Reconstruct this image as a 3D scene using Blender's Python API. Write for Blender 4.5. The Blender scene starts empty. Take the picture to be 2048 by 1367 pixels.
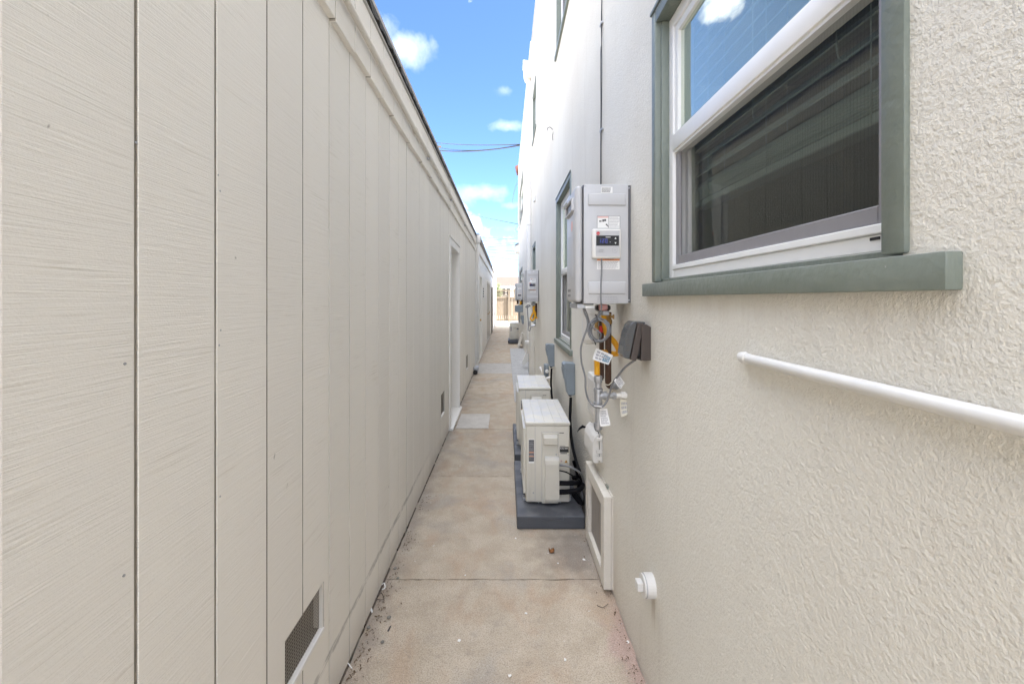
import bpy, bmesh, math, random
from mathutils import Vector, Matrix, noise as mnoise
R = random.Random(7)
rad = math.radians
scene = bpy.context.scene
C = scene.collection

# ------------------------------------------------------------------ camera
cam_d = bpy.data.cameras.new('camera')
cam = bpy.data.objects.new('camera', cam_d)
C.objects.link(cam)
cam_d.sensor_width = 36.0
cam_d.lens = 36.0 * 850.0 / 2048.0
cam_d.shift_x = 13.0 / 2048.0
cam_d.shift_y = -85.5 / 2048.0
cam_d.clip_start = 0.02
cam_d.clip_end = 3000.0
EYE = 1.5
cam.location = (0, 0, EYE)
cam.rotation_euler = (rad(90), 0, 0)
scene.camera = cam

# ------------------------------------------------------------------ sun, sky, exposure
SUN_AZ = math.atan2(-0.40, 0.92)            # heading to the sun, from +X towards +Y
SUN_EL = rad(66)
to_sun = Vector((math.cos(SUN_EL) * math.cos(SUN_AZ), math.cos(SUN_EL) * math.sin(SUN_AZ), math.sin(SUN_EL)))
sun_d = bpy.data.lights.new('sun', 'SUN')
sun_d.energy = 2.6
sun_d.angle = rad(0.5)
sun_d.color = (1.0, 0.95, 0.87)
sun = bpy.data.objects.new('sun', sun_d)
C.objects.link(sun)
sun.location = (20, -20, 30)
sun.rotation_euler = to_sun.to_track_quat('Z', 'Y').to_euler()

world = bpy.data.worlds.new('World')
scene.world = world
world.use_nodes = True
SKY_STRENGTH = 0.05
EXPOSURE = 4.0
CLOUD_T = 0.565
FILL_CLOUD_COL = (13.0, 13.0, 13.2)
FILL_CLOUD_OFF = (6.74, -8.36, 6.98)  # puts cloud overhead, clear of the view, for more fill light


def nodes_of(nt):
    nt.nodes.clear()
    return nt.nodes, nt.links


def build_world():
    N, L = nodes_of(world.node_tree)

    def nd(t, **kw):
        n = N.new(t)
        for k, v in kw.items():
            setattr(n, k, v)
        return n

    def mth(op, a, b=None, c=None, clamp=False):
        n = nd('ShaderNodeMath', operation=op, use_clamp=clamp)
        for i, v in enumerate((a, b, c)):
            if v is None:
                continue
            if isinstance(v, (int, float)):
                n.inputs[i].default_value = v
            else:
                L.new(v, n.inputs[i])
        return n.outputs[0]
    sky = nd('ShaderNodeTexSky', sky_type='NISHITA', sun_disc=False)
    sky.sun_elevation = SUN_EL
    sky.sun_rotation = math.pi / 2 - SUN_AZ
    sky.altitude = 0.0
    sky.air_density = 0.35
    sky.dust_density = 0.1
    sky.ozone_density = 1.5
    hs = nd('ShaderNodeHueSaturation')
    hs.inputs['Saturation'].default_value = 1.1
    L.new(sky.outputs[0], hs.inputs['Color'])
    tc = nd('ShaderNodeTexCoord')
    sp = nd('ShaderNodeSeparateXYZ')
    L.new(tc.outputs['Generated'], sp.inputs[0])
    # cloud: noise added as fill light, thickest out of view, and four puffs low over the lane
    nz = nd('ShaderNodeTexNoise')
    nz.inputs['Scale'].default_value = 9.0
    nz.inputs['Detail'].default_value = 6.0
    nz.inputs['Roughness'].default_value = 0.58
    nz.inputs['Distortion'].default_value = 0.25
    L.new(tc.outputs['Generated'], nz.inputs['Vector'])
    big = nd('ShaderNodeTexNoise')
    big.inputs['Scale'].default_value = 1.7
    big.inputs['Detail'].default_value = 2.0
    off = nd('ShaderNodeMapping')
    off.inputs['Location'].default_value = FILL_CLOUD_OFF
    L.new(tc.outputs['Generated'], off.inputs[0])
    L.new(off.outputs[0], big.inputs['Vector'])
    y = mth('MAXIMUM', sp.outputs[1], 0.05)
    u = mth('DIVIDE', sp.outputs[0], y)
    v = mth('DIVIDE', sp.outputs[2], y)
    acc = None
    for (px, py, ru, rv, amp) in ((812, 98, 46, 36, 1.0), (868, 84, 16, 26, .5), (760, 60, 40, 40, .7), (1014, 252, 40, 15, .85), (1012, 180, 22, 14, .42),
                                  (968, 388, 52, 20, .85), (1030, 410, 30, 9, .6), (1020, 458, 26, 9, .4)):
        du = mth('DIVIDE', mth('SUBTRACT', u, (px - 1011) / 850.0), ru / 850.0)
        dv = mth('DIVIDE', mth('SUBTRACT', v, (598 - py) / 850.0), rv / 850.0)
        r2 = mth('ADD', mth('MULTIPLY', du, du), mth('MULTIPLY', dv, dv))
        g = mth('MULTIPLY', mth('POWER', 2.718, mth('MULTIPLY', r2, -0.9)), amp)
        acc = g if acc is None else mth('MAXIMUM', acc, g)
    front = mth('GREATER_THAN', sp.outputs[1], 0.1)
    acc = mth('MULTIPLY', acc, front)
    puff = mth('MULTIPLY', mth('ADD', mth('MULTIPLY', acc, 1.05), mth('MULTIPLY', mth('SUBTRACT', nz.outputs[0], 0.60), 2.6)), 1.0, clamp=True)
    puff = mth('MULTIPLY', puff, mth('MULTIPLY', acc, 2.5, clamp=True))
    wide = mth('MULTIPLY', mth('SUBTRACT', mth('ADD', mth('MULTIPLY', nz.outputs[0], 0.45), mth('MULTIPLY', big.outputs[0], 0.75)), CLOUD_T), 4.5, clamp=True)
    hz = nd('ShaderNodeMapRange', interpolation_type='SMOOTHSTEP')
    hz.inputs[1].default_value = 0.04
    hz.inputs[2].default_value = 0.24
    L.new(sp.outputs[2], hz.inputs[0])
    wide = mth('MULTIPLY', wide, hz.outputs[0])        # distant cloud fades into the haze at the horizon

    def blend(base, mask, col):
        mix = nd('ShaderNodeMix', data_type='RGBA')
        L.new(mask, mix.inputs[0])
        L.new(base, mix.inputs[6])
        mix.inputs[7].default_value = (*col, 1)
        return mix.outputs[2]
    c1 = blend(hs.outputs[0], mth('MULTIPLY', puff, 0.6), (3.0, 3.1, 3.3))          # thin wisps
    c2 = blend(c1, mth('MULTIPLY', wide, 0.95), FILL_CLOUD_COL)        # bright cumulus added to light the lane
    bg = nd('ShaderNodeBackground')
    L.new(c2, bg.inputs[0])
    bg.inputs[1].default_value = SKY_STRENGTH
    out = nd('ShaderNodeOutputWorld')
    L.new(bg.outputs[0], out.inputs[0])


build_world()
scene.view_settings.view_transform = 'Standard'
scene.view_settings.look = 'None'
scene.view_settings.exposure = EXPOSURE
scene.view_settings.gamma = 1.0
scene.view_settings.use_curve_mapping = False
scene.render.engine = 'CYCLES'
scene.cycles.max_bounces = 14
scene.cycles.diffuse_bounces = 12
scene.cycles.transparent_max_bounces = 24
scene.cycles.use_denoising = True


# ------------------------------------------------------------------ node materials
class NT:
    def __init__(self, name):
        self.m = bpy.data.materials.new(name)
        self.m.use_nodes = True
        self.N, self.L = nodes_of(self.m.node_tree)
        self.out = self.N.new('ShaderNodeOutputMaterial')
        self.geo = self.N.new('ShaderNodeNewGeometry')
        self.pos = self.geo.outputs['Position']

    def nd(self, t, **kw):
        n = self.N.new(t)
        for k, v in kw.items():
            setattr(n, k, v)
        return n

    def put(self, sock, v):
        if isinstance(v, (int, float)):
            sock.default_value = v
        elif isinstance(v, tuple):
            sock.default_value = v if len(v) == len(sock.default_value) else (*v, 1)
        else:
            self.L.new(v, sock)

    def m1(self, op, a, b=None, c=None, clamp=False):
        n = self.nd('ShaderNodeMath', operation=op, use_clamp=clamp)
        for i, v in enumerate((a, b, c)):
            if v is not None:
                self.put(n.inputs[i], v)
        return n.outputs[0]

    def sep(self, v=None):
        s = self.nd('ShaderNodeSeparateXYZ')
        self.L.new(v or self.pos, s.inputs[0])
        return s.outputs

    def scaled(self, sx, sy, sz, v=None, off=(0, 0, 0)):
        n = self.nd('ShaderNodeMapping')
        n.inputs['Scale'].default_value = (sx, sy, sz)
        n.inputs['Location'].default_value = off
        self.L.new(v or self.pos, n.inputs[0])
        return n.outputs[0]

    def noise(self, scale, detail=3.0, rough=0.5, v=None, dist=0.0):
        n = self.nd('ShaderNodeTexNoise')
        n.inputs['Scale'].default_value = scale
        n.inputs['Detail'].default_value = detail
        n.inputs['Roughness'].default_value = rough
        n.inputs['Distortion'].default_value = dist
        self.L.new(v or self.pos, n.inputs['Vector'])
        return n.outputs[0]

    def voro(self, scale, feature='F1', v=None):
        n = self.nd('ShaderNodeTexVoronoi', feature=feature)
        n.inputs['Scale'].default_value = scale
        self.L.new(v or self.pos, n.inputs['Vector'])
        return n.outputs['Distance']

    def ramp(self, f, lo, hi):
        n = self.nd('ShaderNodeMapRange')
        n.interpolation_type = 'SMOOTHSTEP'
        n.inputs[1].default_value = lo
        n.inputs[2].default_value = hi
        self.L.new(f, n.inputs[0])
        return n.outputs[0]

    def mix(self, f, a, b, mode='MIX'):
        n = self.nd('ShaderNodeMix', data_type='RGBA', blend_type=mode)
        self.put(n.inputs[0], f)
        self.put(n.inputs[6], a)
        self.put(n.inputs[7], b)
        return n.outputs[2]

    def bump(self, h, dist, strength=1.0, nrm=None):
        n = self.nd('ShaderNodeBump')
        n.inputs['Strength'].default_value = strength
        n.inputs['Distance'].default_value = dist
        self.L.new(h, n.inputs['Height'])
        if nrm is not None:
            self.L.new(nrm, n.inputs['Normal'])
        return n.outputs[0]

    def bsdf(self, col, rough=0.6, nrm=None, metal=0.0, spec=0.5):
        n = self.nd('ShaderNodeBsdfPrincipled')
        self.put(n.inputs['Base Color'], col)
        self.put(n.inputs['Roughness'], rough)
        n.inputs['Metallic'].default_value = metal
        n.inputs['Specular IOR Level'].default_value = spec
        if nrm is not None:
            self.L.new(nrm, n.inputs['Normal'])
        self.L.new(n.outputs[0], self.out.inputs[0])
        return n


M = {}


def plain(name, col, rough=0.5, metal=0.0, var=0.08, scale=25.0, bump=0.0, bscale=200.0, spec=0.5):
    t = NT(name)
    n = t.noise(scale, 4)
    dark = tuple(c * (1 - var) for c in col)
    lite = tuple(min(1, c * (1 + var)) for c in col)
    c = t.mix(n, dark, lite)
    nrm = None
    if bump > 0:
        nrm = t.bump(t.noise(bscale, 2), bump)
    t.bsdf(c, rough, nrm, metal, spec)
    M[name] = t.m
    return t.m


def mat_siding():
    t = NT('painted_siding')
    oi = t.nd('ShaderNodeObjectInfo')
    cmb = t.nd('ShaderNodeCombineXYZ')
    t.L.new(t.m1('MULTIPLY', oi.outputs['Random'], 3.0), cmb.inputs[1])
    t.L.new(t.m1('MULTIPLY', oi.outputs['Random'], 7.0), cmb.inputs[2])
    va = t.nd('ShaderNodeVectorMath', operation='ADD')
    t.L.new(t.pos, va.inputs[0])
    t.L.new(cmb.outputs[0], va.inputs[1])
    p = va.outputs[0]
    fine = t.noise(1.0, 3, 0.6, t.scaled(30, 7, 430, p), 0.12)
    mid = t.noise(1.0, 3, 0.55, t.scaled(20, 4, 150, p), 0.2)
    tiny = t.noise(220.0, 2, 0.6, p)
    rough_patch = t.noise(6.0, 3, 0.5, p)
    h = t.m1('ADD', t.m1('MULTIPLY', fine, 0.55), t.m1('ADD', t.m1('MULTIPLY', mid, 0.55), t.m1('MULTIPLY', tiny, 0.28)))
    h = t.m1('MULTIPLY', h, t.m1('ADD', 0.55, t.m1('MULTIPLY', rough_patch, 0.9)))
    worn = t.ramp(t.m1('MULTIPLY', t.m1('ADD', t.m1('MULTIPLY', fine, .6), t.m1('MULTIPLY', mid, .5)), t.m1('ADD', .6, t.m1('MULTIPLY', rough_patch, .8))), 0.30, 0.47)
    base = t.mix(worn, (0.655, 0.625, 0.565), (0.772, 0.748, 0.696))
    tone = t.m1('ADD', 0.955, t.m1('MULTIPLY', oi.outputs['Random'], 0.07))
    cm = t.nd('ShaderNodeCombineColor')
    for i in range(3):
        t.L.new(tone, cm.inputs[i])
    base = t.mix(1.0, base, cm.outputs[0], 'MULTIPLY')
    # small chips where the paint has come off
    chip = t.ramp(t.noise(34.0, 2, 0.5, t.scaled(1, 1, .6)), 0.765, 0.79)
    base = t.mix(t.m1('MULTIPLY', chip, 0.6), base, (0.22, 0.20, 0.18))
    # a scraped grey line low along the boards
    s = t.sep()
    wob = t.m1('MULTIPLY', t.m1('SUBTRACT', t.noise(2.2, 3), 0.5), 0.03)
    zz = t.m1('ABSOLUTE', t.m1('SUBTRACT', t.m1('ADD', s[2], wob), 0.198))
    line = t.m1('SUBTRACT', 1.0, t.ramp(t.m1('ADD', zz, t.m1('MULTIPLY', t.m1('SUBTRACT', t.noise(30.0, 3), .5), .022)), 0.007, 0.020))
    rng = t.m1('MULTIPLY', t.ramp(s[1], 1.30, 1.42), t.m1('SUBTRACT', 1.0, t.ramp(s[1], 2.6, 3.9)))
    sc = t.m1('MULTIPLY', t.m1('MULTIPLY', line, rng), t.ramp(t.noise(9.0, 4, .7, t.scaled(1, 1, 6)), 0.36, 0.56))
    base = t.mix(t.m1('MULTIPLY', sc, 0.75), base, (0.36, 0.35, 0.33))
    # splash dirt near the ground
    dz = t.m1('SUBTRACT', 1.0, t.ramp(t.m1('ADD', s[2], t.m1('MULTIPLY', t.noise(7.0, 4), 0.10)), 0.05, 0.22))
    base = t.mix(t.m1('MULTIPLY', dz, 0.28), base, (0.33, 0.28, 0.23))
    # the milled sides of the grooves hold bare, dirty wood
    ny = t.m1('ABSOLUTE', t.sep(t.geo.outputs['True Normal'])[1])
    side = t.m1('MULTIPLY', t.m1('GREATER_THAN', ny, 0.9), t.ramp(t.noise(9.0, 3, .6, t.scaled(1, 1, .5)), .22, .5))
    base = t.mix(t.m1('MULTIPLY', side, 0.75), base, (0.25, 0.225, 0.19))
    t.bsdf(base, 0.7, t.bump(h, 0.0030, 0.85), spec=0.3)
    M['siding'] = t.m


def mat_stucco():
    t = NT('painted_stucco')
    a = t.noise(125.0, 2, 0.5)
    b = t.noise(290.0, 2, 0.5)
    c = t.noise(48.0, 3, 0.55)
    sand = t.noise(520.0, 2, 0.6)
    h = t.m1('ADD', t.m1('MULTIPLY', a, 0.7), t.m1('ADD', t.m1('MULTIPLY', b, 0.45), t.m1('ADD', t.m1('MULTIPLY', sand, .22), t.m1('MULTIPLY', c, 0.8))))
    big = t.noise(1.1, 4, 0.55)
    col = t.mix(t.ramp(big, .3, .7), (0.675, 0.645, 0.575), (0.73, 0.71, 0.645))
    col = t.mix(t.m1('MULTIPLY', t.ramp(a, .50, .32), 0.12), col, (0.50, 0.44, 0.37))
    s = t.sep()
    # rain streaks and splash dirt
    streak = t.ramp(t.noise(1.0, 4, .6, t.scaled(1, 9, 0.7)), 0.56, 0.74)
    col = t.mix(t.m1('MULTIPLY', streak, 0.16), col, (0.42, 0.37, 0.31))
    dz = t.m1('SUBTRACT', 1.0, t.ramp(t.m1('ADD', s[2], t.m1('MULTIPLY', t.noise(5.0, 4), 0.25)), 0.05, 0.40))
    col = t.mix(t.m1('MULTIPLY', dz, 0.22), col, (0.36, 0.30, 0.25))
    def run(y0, y1, ztop, length, soft, colr, amt):
        nonlocal col
        yy = t.m1('MULTIPLY', t.ramp(s[1], y0 - soft, y0 + soft), t.m1('SUBTRACT', 1.0, t.ramp(s[1], y1 - soft, y1 + soft)))
        below = t.m1('LESS_THAN', s[2], ztop)
        fade = t.m1('SUBTRACT', 1.0, t.ramp(t.m1('ADD', t.m1('SUBTRACT', ztop, s[2]), t.m1('MULTIPLY', t.m1('SUBTRACT', t.noise(1.0, 4, .6, t.scaled(1, 26, 1.5)), .45), length * 1.8)), 0.0, length))
        col = t.mix(t.m1('MULTIPLY', t.m1('MULTIPLY', yy, below), t.m1('MULTIPLY', fade, amt)), col, colr)
    run(.52, 1.64, 1.515, .10, .02, (0.46, 0.39, 0.30), .2)
    run(1.565, 1.60, .40, .16, .012, (0.33, 0.24, 0.16), .55)
    run(1.63, 1.72, 1.27, .10, .02, (0.36, 0.30, 0.24), .35)
    run(3.45, 4.65, 1.03, .12, .03, (0.42, 0.36, 0.29), .4)
    # speckled dirt and painted contact shade on the wall behind the condensers
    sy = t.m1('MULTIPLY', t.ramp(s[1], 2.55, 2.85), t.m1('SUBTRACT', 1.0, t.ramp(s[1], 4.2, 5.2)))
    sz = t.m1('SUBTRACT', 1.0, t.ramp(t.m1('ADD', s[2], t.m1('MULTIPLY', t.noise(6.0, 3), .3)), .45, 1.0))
    dirt_shade = t.m1('MULTIPLY', t.m1('MULTIPLY', sy, sz), t.ramp(t.noise(120.0, 2), .38, .62))
    col = t.mix(t.m1('MULTIPLY', dirt_shade, 0.75), col, (0.17, 0.175, 0.195))
    hair = t.ramp(t.noise(90.0, 1), 0.80, 0.82)
    col = t.mix(t.m1('MULTIPLY', hair, 0.4), col, (0.30, 0.27, 0.24))
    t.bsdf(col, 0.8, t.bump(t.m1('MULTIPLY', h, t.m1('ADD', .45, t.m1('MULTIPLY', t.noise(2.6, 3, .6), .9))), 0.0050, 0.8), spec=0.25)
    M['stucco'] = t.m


def mat_concrete(name, ca, cb, stain=1.0):
    t = NT(name)
    oi = t.nd('ShaderNodeObjectInfo')
    big = t.noise(1.6, 5, 0.6, None, 0.5)
    mid = t.noise(7.0, 5, 0.6)
    grit = t.noise(190.0, 3, 0.65)
    spk = t.voro(110.0)
    col = t.mix(t.ramp(mid, .3, .7), ca, cb)
    if stain > 0:
        rust = t.ramp(t.noise(2.3, 4, 0.6, t.scaled(1.6, .8, 1, off=(3.1, 1.7, 0)), .6), 0.46, 0.66)
        col = t.mix(t.m1('MULTIPLY', rust, 0.40 * stain), col, (0.42, 0.285, 0.185))
        grey = t.ramp(t.noise(1.9, 5, 0.65, t.scaled(1, 1, 1, off=(8.3, 4.1, 0)), .4), 0.50, 0.68)
        col = t.mix(t.m1('MULTIPLY', grey, 0.45 * stain), col, (0.32, 0.31, 0.295))
        s = t.sep()
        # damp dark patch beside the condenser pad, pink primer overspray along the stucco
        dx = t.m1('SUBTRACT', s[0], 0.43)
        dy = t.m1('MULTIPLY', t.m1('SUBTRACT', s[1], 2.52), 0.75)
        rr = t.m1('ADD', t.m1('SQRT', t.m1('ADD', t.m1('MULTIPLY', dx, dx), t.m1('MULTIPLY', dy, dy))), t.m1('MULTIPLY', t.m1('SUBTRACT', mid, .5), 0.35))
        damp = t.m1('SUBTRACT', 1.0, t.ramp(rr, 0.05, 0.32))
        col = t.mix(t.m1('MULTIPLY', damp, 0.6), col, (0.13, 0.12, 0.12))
        pk = t.m1('MULTIPLY', t.ramp(t.m1('ADD', s[0], t.m1('MULTIPLY', t.m1('SUBTRACT', mid, .5), .3)), 0.42, 0.52), t.m1('SUBTRACT', 1.0, t.ramp(s[1], 1.9, 2.25)))
        col = t.mix(t.m1('MULTIPLY', pk, 0.6), col, (0.40, 0.26, 0.235))
    tone = t.m1('ADD', 0.92, t.m1('MULTIPLY', oi.outputs['Random'], 0.14))
    cm = t.nd('ShaderNodeCombineColor')
    for i in range(3):
        t.L.new(tone, cm.inputs[i])
    col = t.mix(1.0, col, cm.outputs[0], 'MULTIPLY')
    col = t.mix(t.m1('MULTIPLY', t.ramp(grit, .50, .36), 0.5), col, (0.18, 0.16, 0.145))
    col = t.mix(t.m1('MULTIPLY', t.ramp(grit, .58, .70), 0.5), col, (0.62, 0.58, 0.53))
    col = t.mix(t.m1('MULTIPLY', t.ramp(t.noise(26.0, 2), .74, .77), 0.6), col, (0.66, 0.64, 0.6))
    if stain > 0:
        pit = t.m1('MULTIPLY', t.m1('SUBTRACT', 1.0, t.ramp(spk, .10, .20)), t.ramp(t.noise(14.0, 2), .45, .6))
        col = t.mix(t.m1('MULTIPLY', pit, .55), col, (0.12, 0.105, 0.09))
        blot = t.ramp(t.noise(16.0, 5, 0.7, None, .3), .56, .70)
        col = t.mix(t.m1('MULTIPLY', blot, 0.30), col, (0.25, 0.225, 0.20))
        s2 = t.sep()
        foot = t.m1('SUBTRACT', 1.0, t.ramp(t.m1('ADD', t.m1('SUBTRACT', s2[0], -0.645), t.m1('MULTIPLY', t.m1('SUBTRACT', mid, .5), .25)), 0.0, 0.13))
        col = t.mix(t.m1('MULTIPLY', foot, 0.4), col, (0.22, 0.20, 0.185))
    h = t.m1('ADD', t.m1('MULTIPLY', grit, 0.6), t.m1('MULTIPLY', mid, 0.8))
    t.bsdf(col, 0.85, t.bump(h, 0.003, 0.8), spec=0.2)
    M[name] = t.m


def mat_dusty(name, col, dust, lo=.55, hi=.66, rough=0.5, veil=.55):
    """painted metal or plastic with dust and droppings lying on the faces that look up"""
    t = NT(name)
    s = t.sep(t.geo.outputs['Normal'])
    up = t.ramp(s[2], 0.55, 0.9)
    sp = t.m1('MAXIMUM', t.ramp(t.noise(150.0, 3, .6), lo, hi), t.m1('MULTIPLY', t.ramp(t.noise(9.0, 3), .35, .65), veil))
    c = t.mix(t.noise(10.0, 3), tuple(x * .94 for x in col), tuple(x * 1.05 for x in col))
    grime = t.ramp(t.noise(1.0, 4, .6, t.scaled(20, 20, 3)), .58, .8)
    c = t.mix(t.m1('MULTIPLY', grime, .25), c, tuple(x * .6 for x in col))
    c = t.mix(t.m1('MULTIPLY', up, sp), c, dust)
    t.bsdf(c, rough)
    M[name] = t.m


def mat_glass(name, gain, film):
    t = NT(name)
    tr = t.nd('ShaderNodeBsdfTransparent')
    tr.inputs[0].default_value = (0.80, 0.94, 0.93, 1)
    gl = t.nd('ShaderNodeBsdfGlossy')
    gl.inputs['Roughness'].default_value = 0.0
    gl.inputs[0].default_value = (1.0, 1.0, 0.84, 1)
    wav = t.bump(t.noise(2.2, 1), 0.003)
    t.L.new(wav, gl.inputs['Normal'])
    fr = t.nd('ShaderNodeFresnel')
    fr.inputs[0].default_value = 1.55
    mx = t.nd('ShaderNodeMixShader')
    f = t.m1('ADD', t.m1('MULTIPLY', fr.outputs[0], gain), 0.03, clamp=True)
    t.L.new(f, mx.inputs[0])
    t.L.new(tr.outputs[0], mx.inputs[1])
    t.L.new(gl.outputs[0], mx.inputs[2])
    # a thin film of pale teal painted in for the sky's reflection
    ds = t.nd('ShaderNodeBsdfDiffuse')
    ds.inputs[0].default_value = (0.52, 0.66, 0.64, 1)
    m2 = t.nd('ShaderNodeMixShader')
    t.put(m2.inputs[0], t.m1('MULTIPLY', t.m1('ADD', .7, t.m1('MULTIPLY', t.noise(5.0, 4, .6), .6)), film))
    t.L.new(mx.outputs[0], m2.inputs[1])
    t.L.new(ds.outputs[0], m2.inputs[2])
    t.L.new(m2.outputs[0], t.out.inputs[0])
    M[name] = t.m


def mat_mesh(name, pitch, wire, col, horizontal=(1, 2), flat=0.0):
    t = NT(name)
    s = t.sep()

    def strand(axis):
        f = t.m1('FRACT', t.m1('DIVIDE', s[axis], pitch))
        return t.m1('LESS_THAN', f, wire)
    f = t.m1('MAXIMUM', strand(horizontal[0]), strand(horizontal[1]))
    if flat:                                   # weave far finer than a pixel: an even veil with a faint thread
        f = t.m1('ADD', flat, t.m1('MULTIPLY', strand(horizontal[0]), 0.05))
    tr = t.nd('ShaderNodeBsdfTransparent')
    df = t.nd('ShaderNodeBsdfPrincipled')
    df.inputs['Base Color'].default_value = (*col, 1)
    df.inputs['Roughness'].default_value = 0.6
    mx = t.nd('ShaderNodeMixShader')
    t.L.new(f, mx.inputs[0])
    t.L.new(tr.outputs[0], mx.inputs[1])
    t.L.new(df.outputs[0], mx.inputs[2])
    t.L.new(mx.outputs[0], t.out.inputs[0])
    M[name] = t.m


def mat_trim():
    t = NT('green_trim_paint')
    strokes = t.noise(1.0, 4, .6, t.scaled(120, 22, 22))
    patch = t.noise(7.0, 4, .6)
    c = t.mix(t.ramp(patch, .3, .7), (0.152, 0.178, 0.150), (0.170, 0.196, 0.167))
    c = t.mix(t.m1('MULTIPLY', t.ramp(strokes, .35, .65), .25), c, (0.21, 0.235, 0.21))
    chip = t.ramp(t.noise(48.0, 4, .6), .71, .74)
    c = t.mix(t.m1('MULTIPLY', chip, .55), c, (0.42, 0.43, 0.40))
    dirt = t.ramp(t.noise(22.0, 5, .7), .60, .78)
    c = t.mix(t.m1('MULTIPLY', dirt, .18), c, (0.075, 0.08, 0.07))
    up = t.ramp(t.sep(t.geo.outputs['Normal'])[2], .5, .9)
    c = t.mix(t.m1('MULTIPLY', up, .4), c, (0.36, 0.34, 0.31))
    h = t.m1('ADD', t.m1('MULTIPLY', strokes, .5), t.noise(60.0, 2))
    t.bsdf(c, .45, t.bump(h, .0022, .8))
    M['trim_green'] = t.m


def mat_emit(name, col, strength):
    t = NT(name)
    e = t.nd('ShaderNodeEmission')
    e.inputs[0].default_value = (*col, 1)
    e.inputs[1].default_value = strength
    t.L.new(e.outputs[0], t.out.inputs[0])
    M[name] = t.m


mat_siding()
mat_stucco()
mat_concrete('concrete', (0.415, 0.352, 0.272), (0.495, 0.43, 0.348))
mat_concrete('grey_concrete', (0.40, 0.405, 0.41), (0.48, 0.485, 0.49), 0.0)
mat_concrete('light_concrete', (0.46, 0.44, 0.41), (0.54, 0.52, 0.49), 0.0)
mat_concrete('far_ground', (0.33, 0.30, 0.26), (0.42, 0.39, 0.35), 0.0)
mat_dusty('ac_ivory', (0.60, 0.575, 0.505), (0.50, 0.505, 0.52), .50, .60, .5, .85)
mat_dusty('pad_plastic', (0.072, 0.078, 0.092), (0.50, 0.50, 0.51), .715, .75, .55, .12)
mat_glass('glass', 3.6, .22)
mat_glass('dim_glass', 1.7, .01)
mat_mesh('insect_mesh', 0.0075, 0.30, (0.009, 0.010, 0.012), flat=.36)
mat_mesh('vent_mesh', 0.011, 0.34, (0.27, 0.245, 0.215))
plain('white_paint', (0.74, 0.73, 0.70), .5, var=.05)
plain('white_vinyl', (0.80, 0.80, 0.79), .35, var=.03)
plain('white_plastic', (0.66, 0.65, 0.625), .4, var=.07, scale=14)
plain('off_white', (0.63, 0.60, 0.54), .6, var=.06, bump=.002, bscale=90)
mat_trim()
plain('screen_grey', (0.28, 0.27, 0.28), .45, .3)
plain('heater_grey', (0.475, 0.478, 0.49), .38, .0, var=.03, scale=6)
plain('heater_seam', (0.10, 0.10, 0.11), .5)
plain('disconnect_grey', (0.19, 0.225, 0.255), .5)
plain('cable_grey', (0.20, 0.205, 0.215), .5)
plain('galvanised', (0.42, 0.43, 0.45), .42, .7, var=.2, scale=60)
plain('rusty_pipe', (0.085, 0.045, 0.028), .75, .1, var=.5, scale=120, bump=.003)
plain('copper', (0.42, 0.16, 0.07), .4, .8)
plain('brass', (0.42, 0.26, 0.10), .4, .8)
plain('yellow_coat', (0.72, 0.36, 0.012), .4, var=.1)
plain('black_rubber', (0.010, 0.010, 0.012), .7, spec=.2)
plain('insulation', (0.009, 0.009, 0.011), .85, bump=.002, spec=.12)
plain('black_plastic', (0.018, 0.018, 0.02), .35)
plain('brown_plastic', (0.055, 0.042, 0.036), .45, var=.12)
plain('paper_white', (0.74, 0.74, 0.73), .6, var=.03)
plain('paper_cream', (0.66, 0.63, 0.52), .6, var=.06)
plain('ink', (0.05, 0.05, 0.06), .6)
plain('ink_grey', (0.36, 0.36, 0.38), .6)
plain('print_orange', (0.62, 0.24, 0.10), .6)
plain('print_pink', (0.70, 0.45, 0.42), .6)
plain('print_red', (0.52, 0.03, 0.03), .5)
plain('print_blue', (0.12, 0.25, 0.36), .6, var=.4, scale=200)
plain('print_amber', (0.62, 0.30, 0.03), .6)
plain('tape_pink', (0.66, 0.34, 0.33), .5)
plain('blind_white', (0.78, 0.79, 0.77), .5, var=.03)
plain('interior', (0.10, 0.10, 0.10), .8)
plain('roof_felt', (0.045, 0.043, 0.042), .85, var=.4, scale=40, bump=.006, bscale=60)
plain('roof_edge', (0.44, 0.43, 0.41), .7, var=.12)
plain('roof_gravel', (0.20, 0.19, 0.18), .9, var=.15, scale=30)
plain('groove_paint', (0.58, 0.545, 0.48), .8, var=.35, scale=14)
plain('groove_dark', (0.09, 0.08, 0.068), .8, var=.3, scale=12)
plain('soil', (0.10, 0.078, 0.06), .9, var=.4, scale=60)
plain('dark_gap', (0.03, 0.027, 0.025), .9)
plain('fence_wood', (0.15, 0.122, 0.09), .8, var=.14, scale=5, bump=.003, bscale=60)
plain('shingle', (0.048, 0.031, 0.024), .9, var=.2, scale=9, bump=.01, bscale=8)
plain('house_wall', (0.2, 0.19, 0.17), .8)
plain('leaf_green', (0.075, 0.10, 0.03), .6, var=.4, scale=4)
plain('bark', (0.10, 0.07, 0.05), .9)
plain('terracotta', (0.15, 0.045, 0.028), .7)
plain('wire_dark', (0.02, 0.02, 0.022), .5)
plain('dry_leaf', (0.22, 0.085, 0.02), .7, var=.5, scale=150)
plain('litter_brown', (0.13, 0.085, 0.05), .9, var=.6, scale=90)
plain('rock', (0.22, 0.21, 0.19), .9, var=.3, scale=70)
plain('twig', (0.09, 0.07, 0.055), .8)
plain('pole_wood', (0.12, 0.085, 0.06), .9)
plain('lens_grey', (0.085, 0.088, 0.09), .15, var=.1)
plain('door_tan', (0.30, 0.27, 0.235), .6)
mat_emit('display_blue', (0.16, 0.19, 0.70), 0.045)


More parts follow.
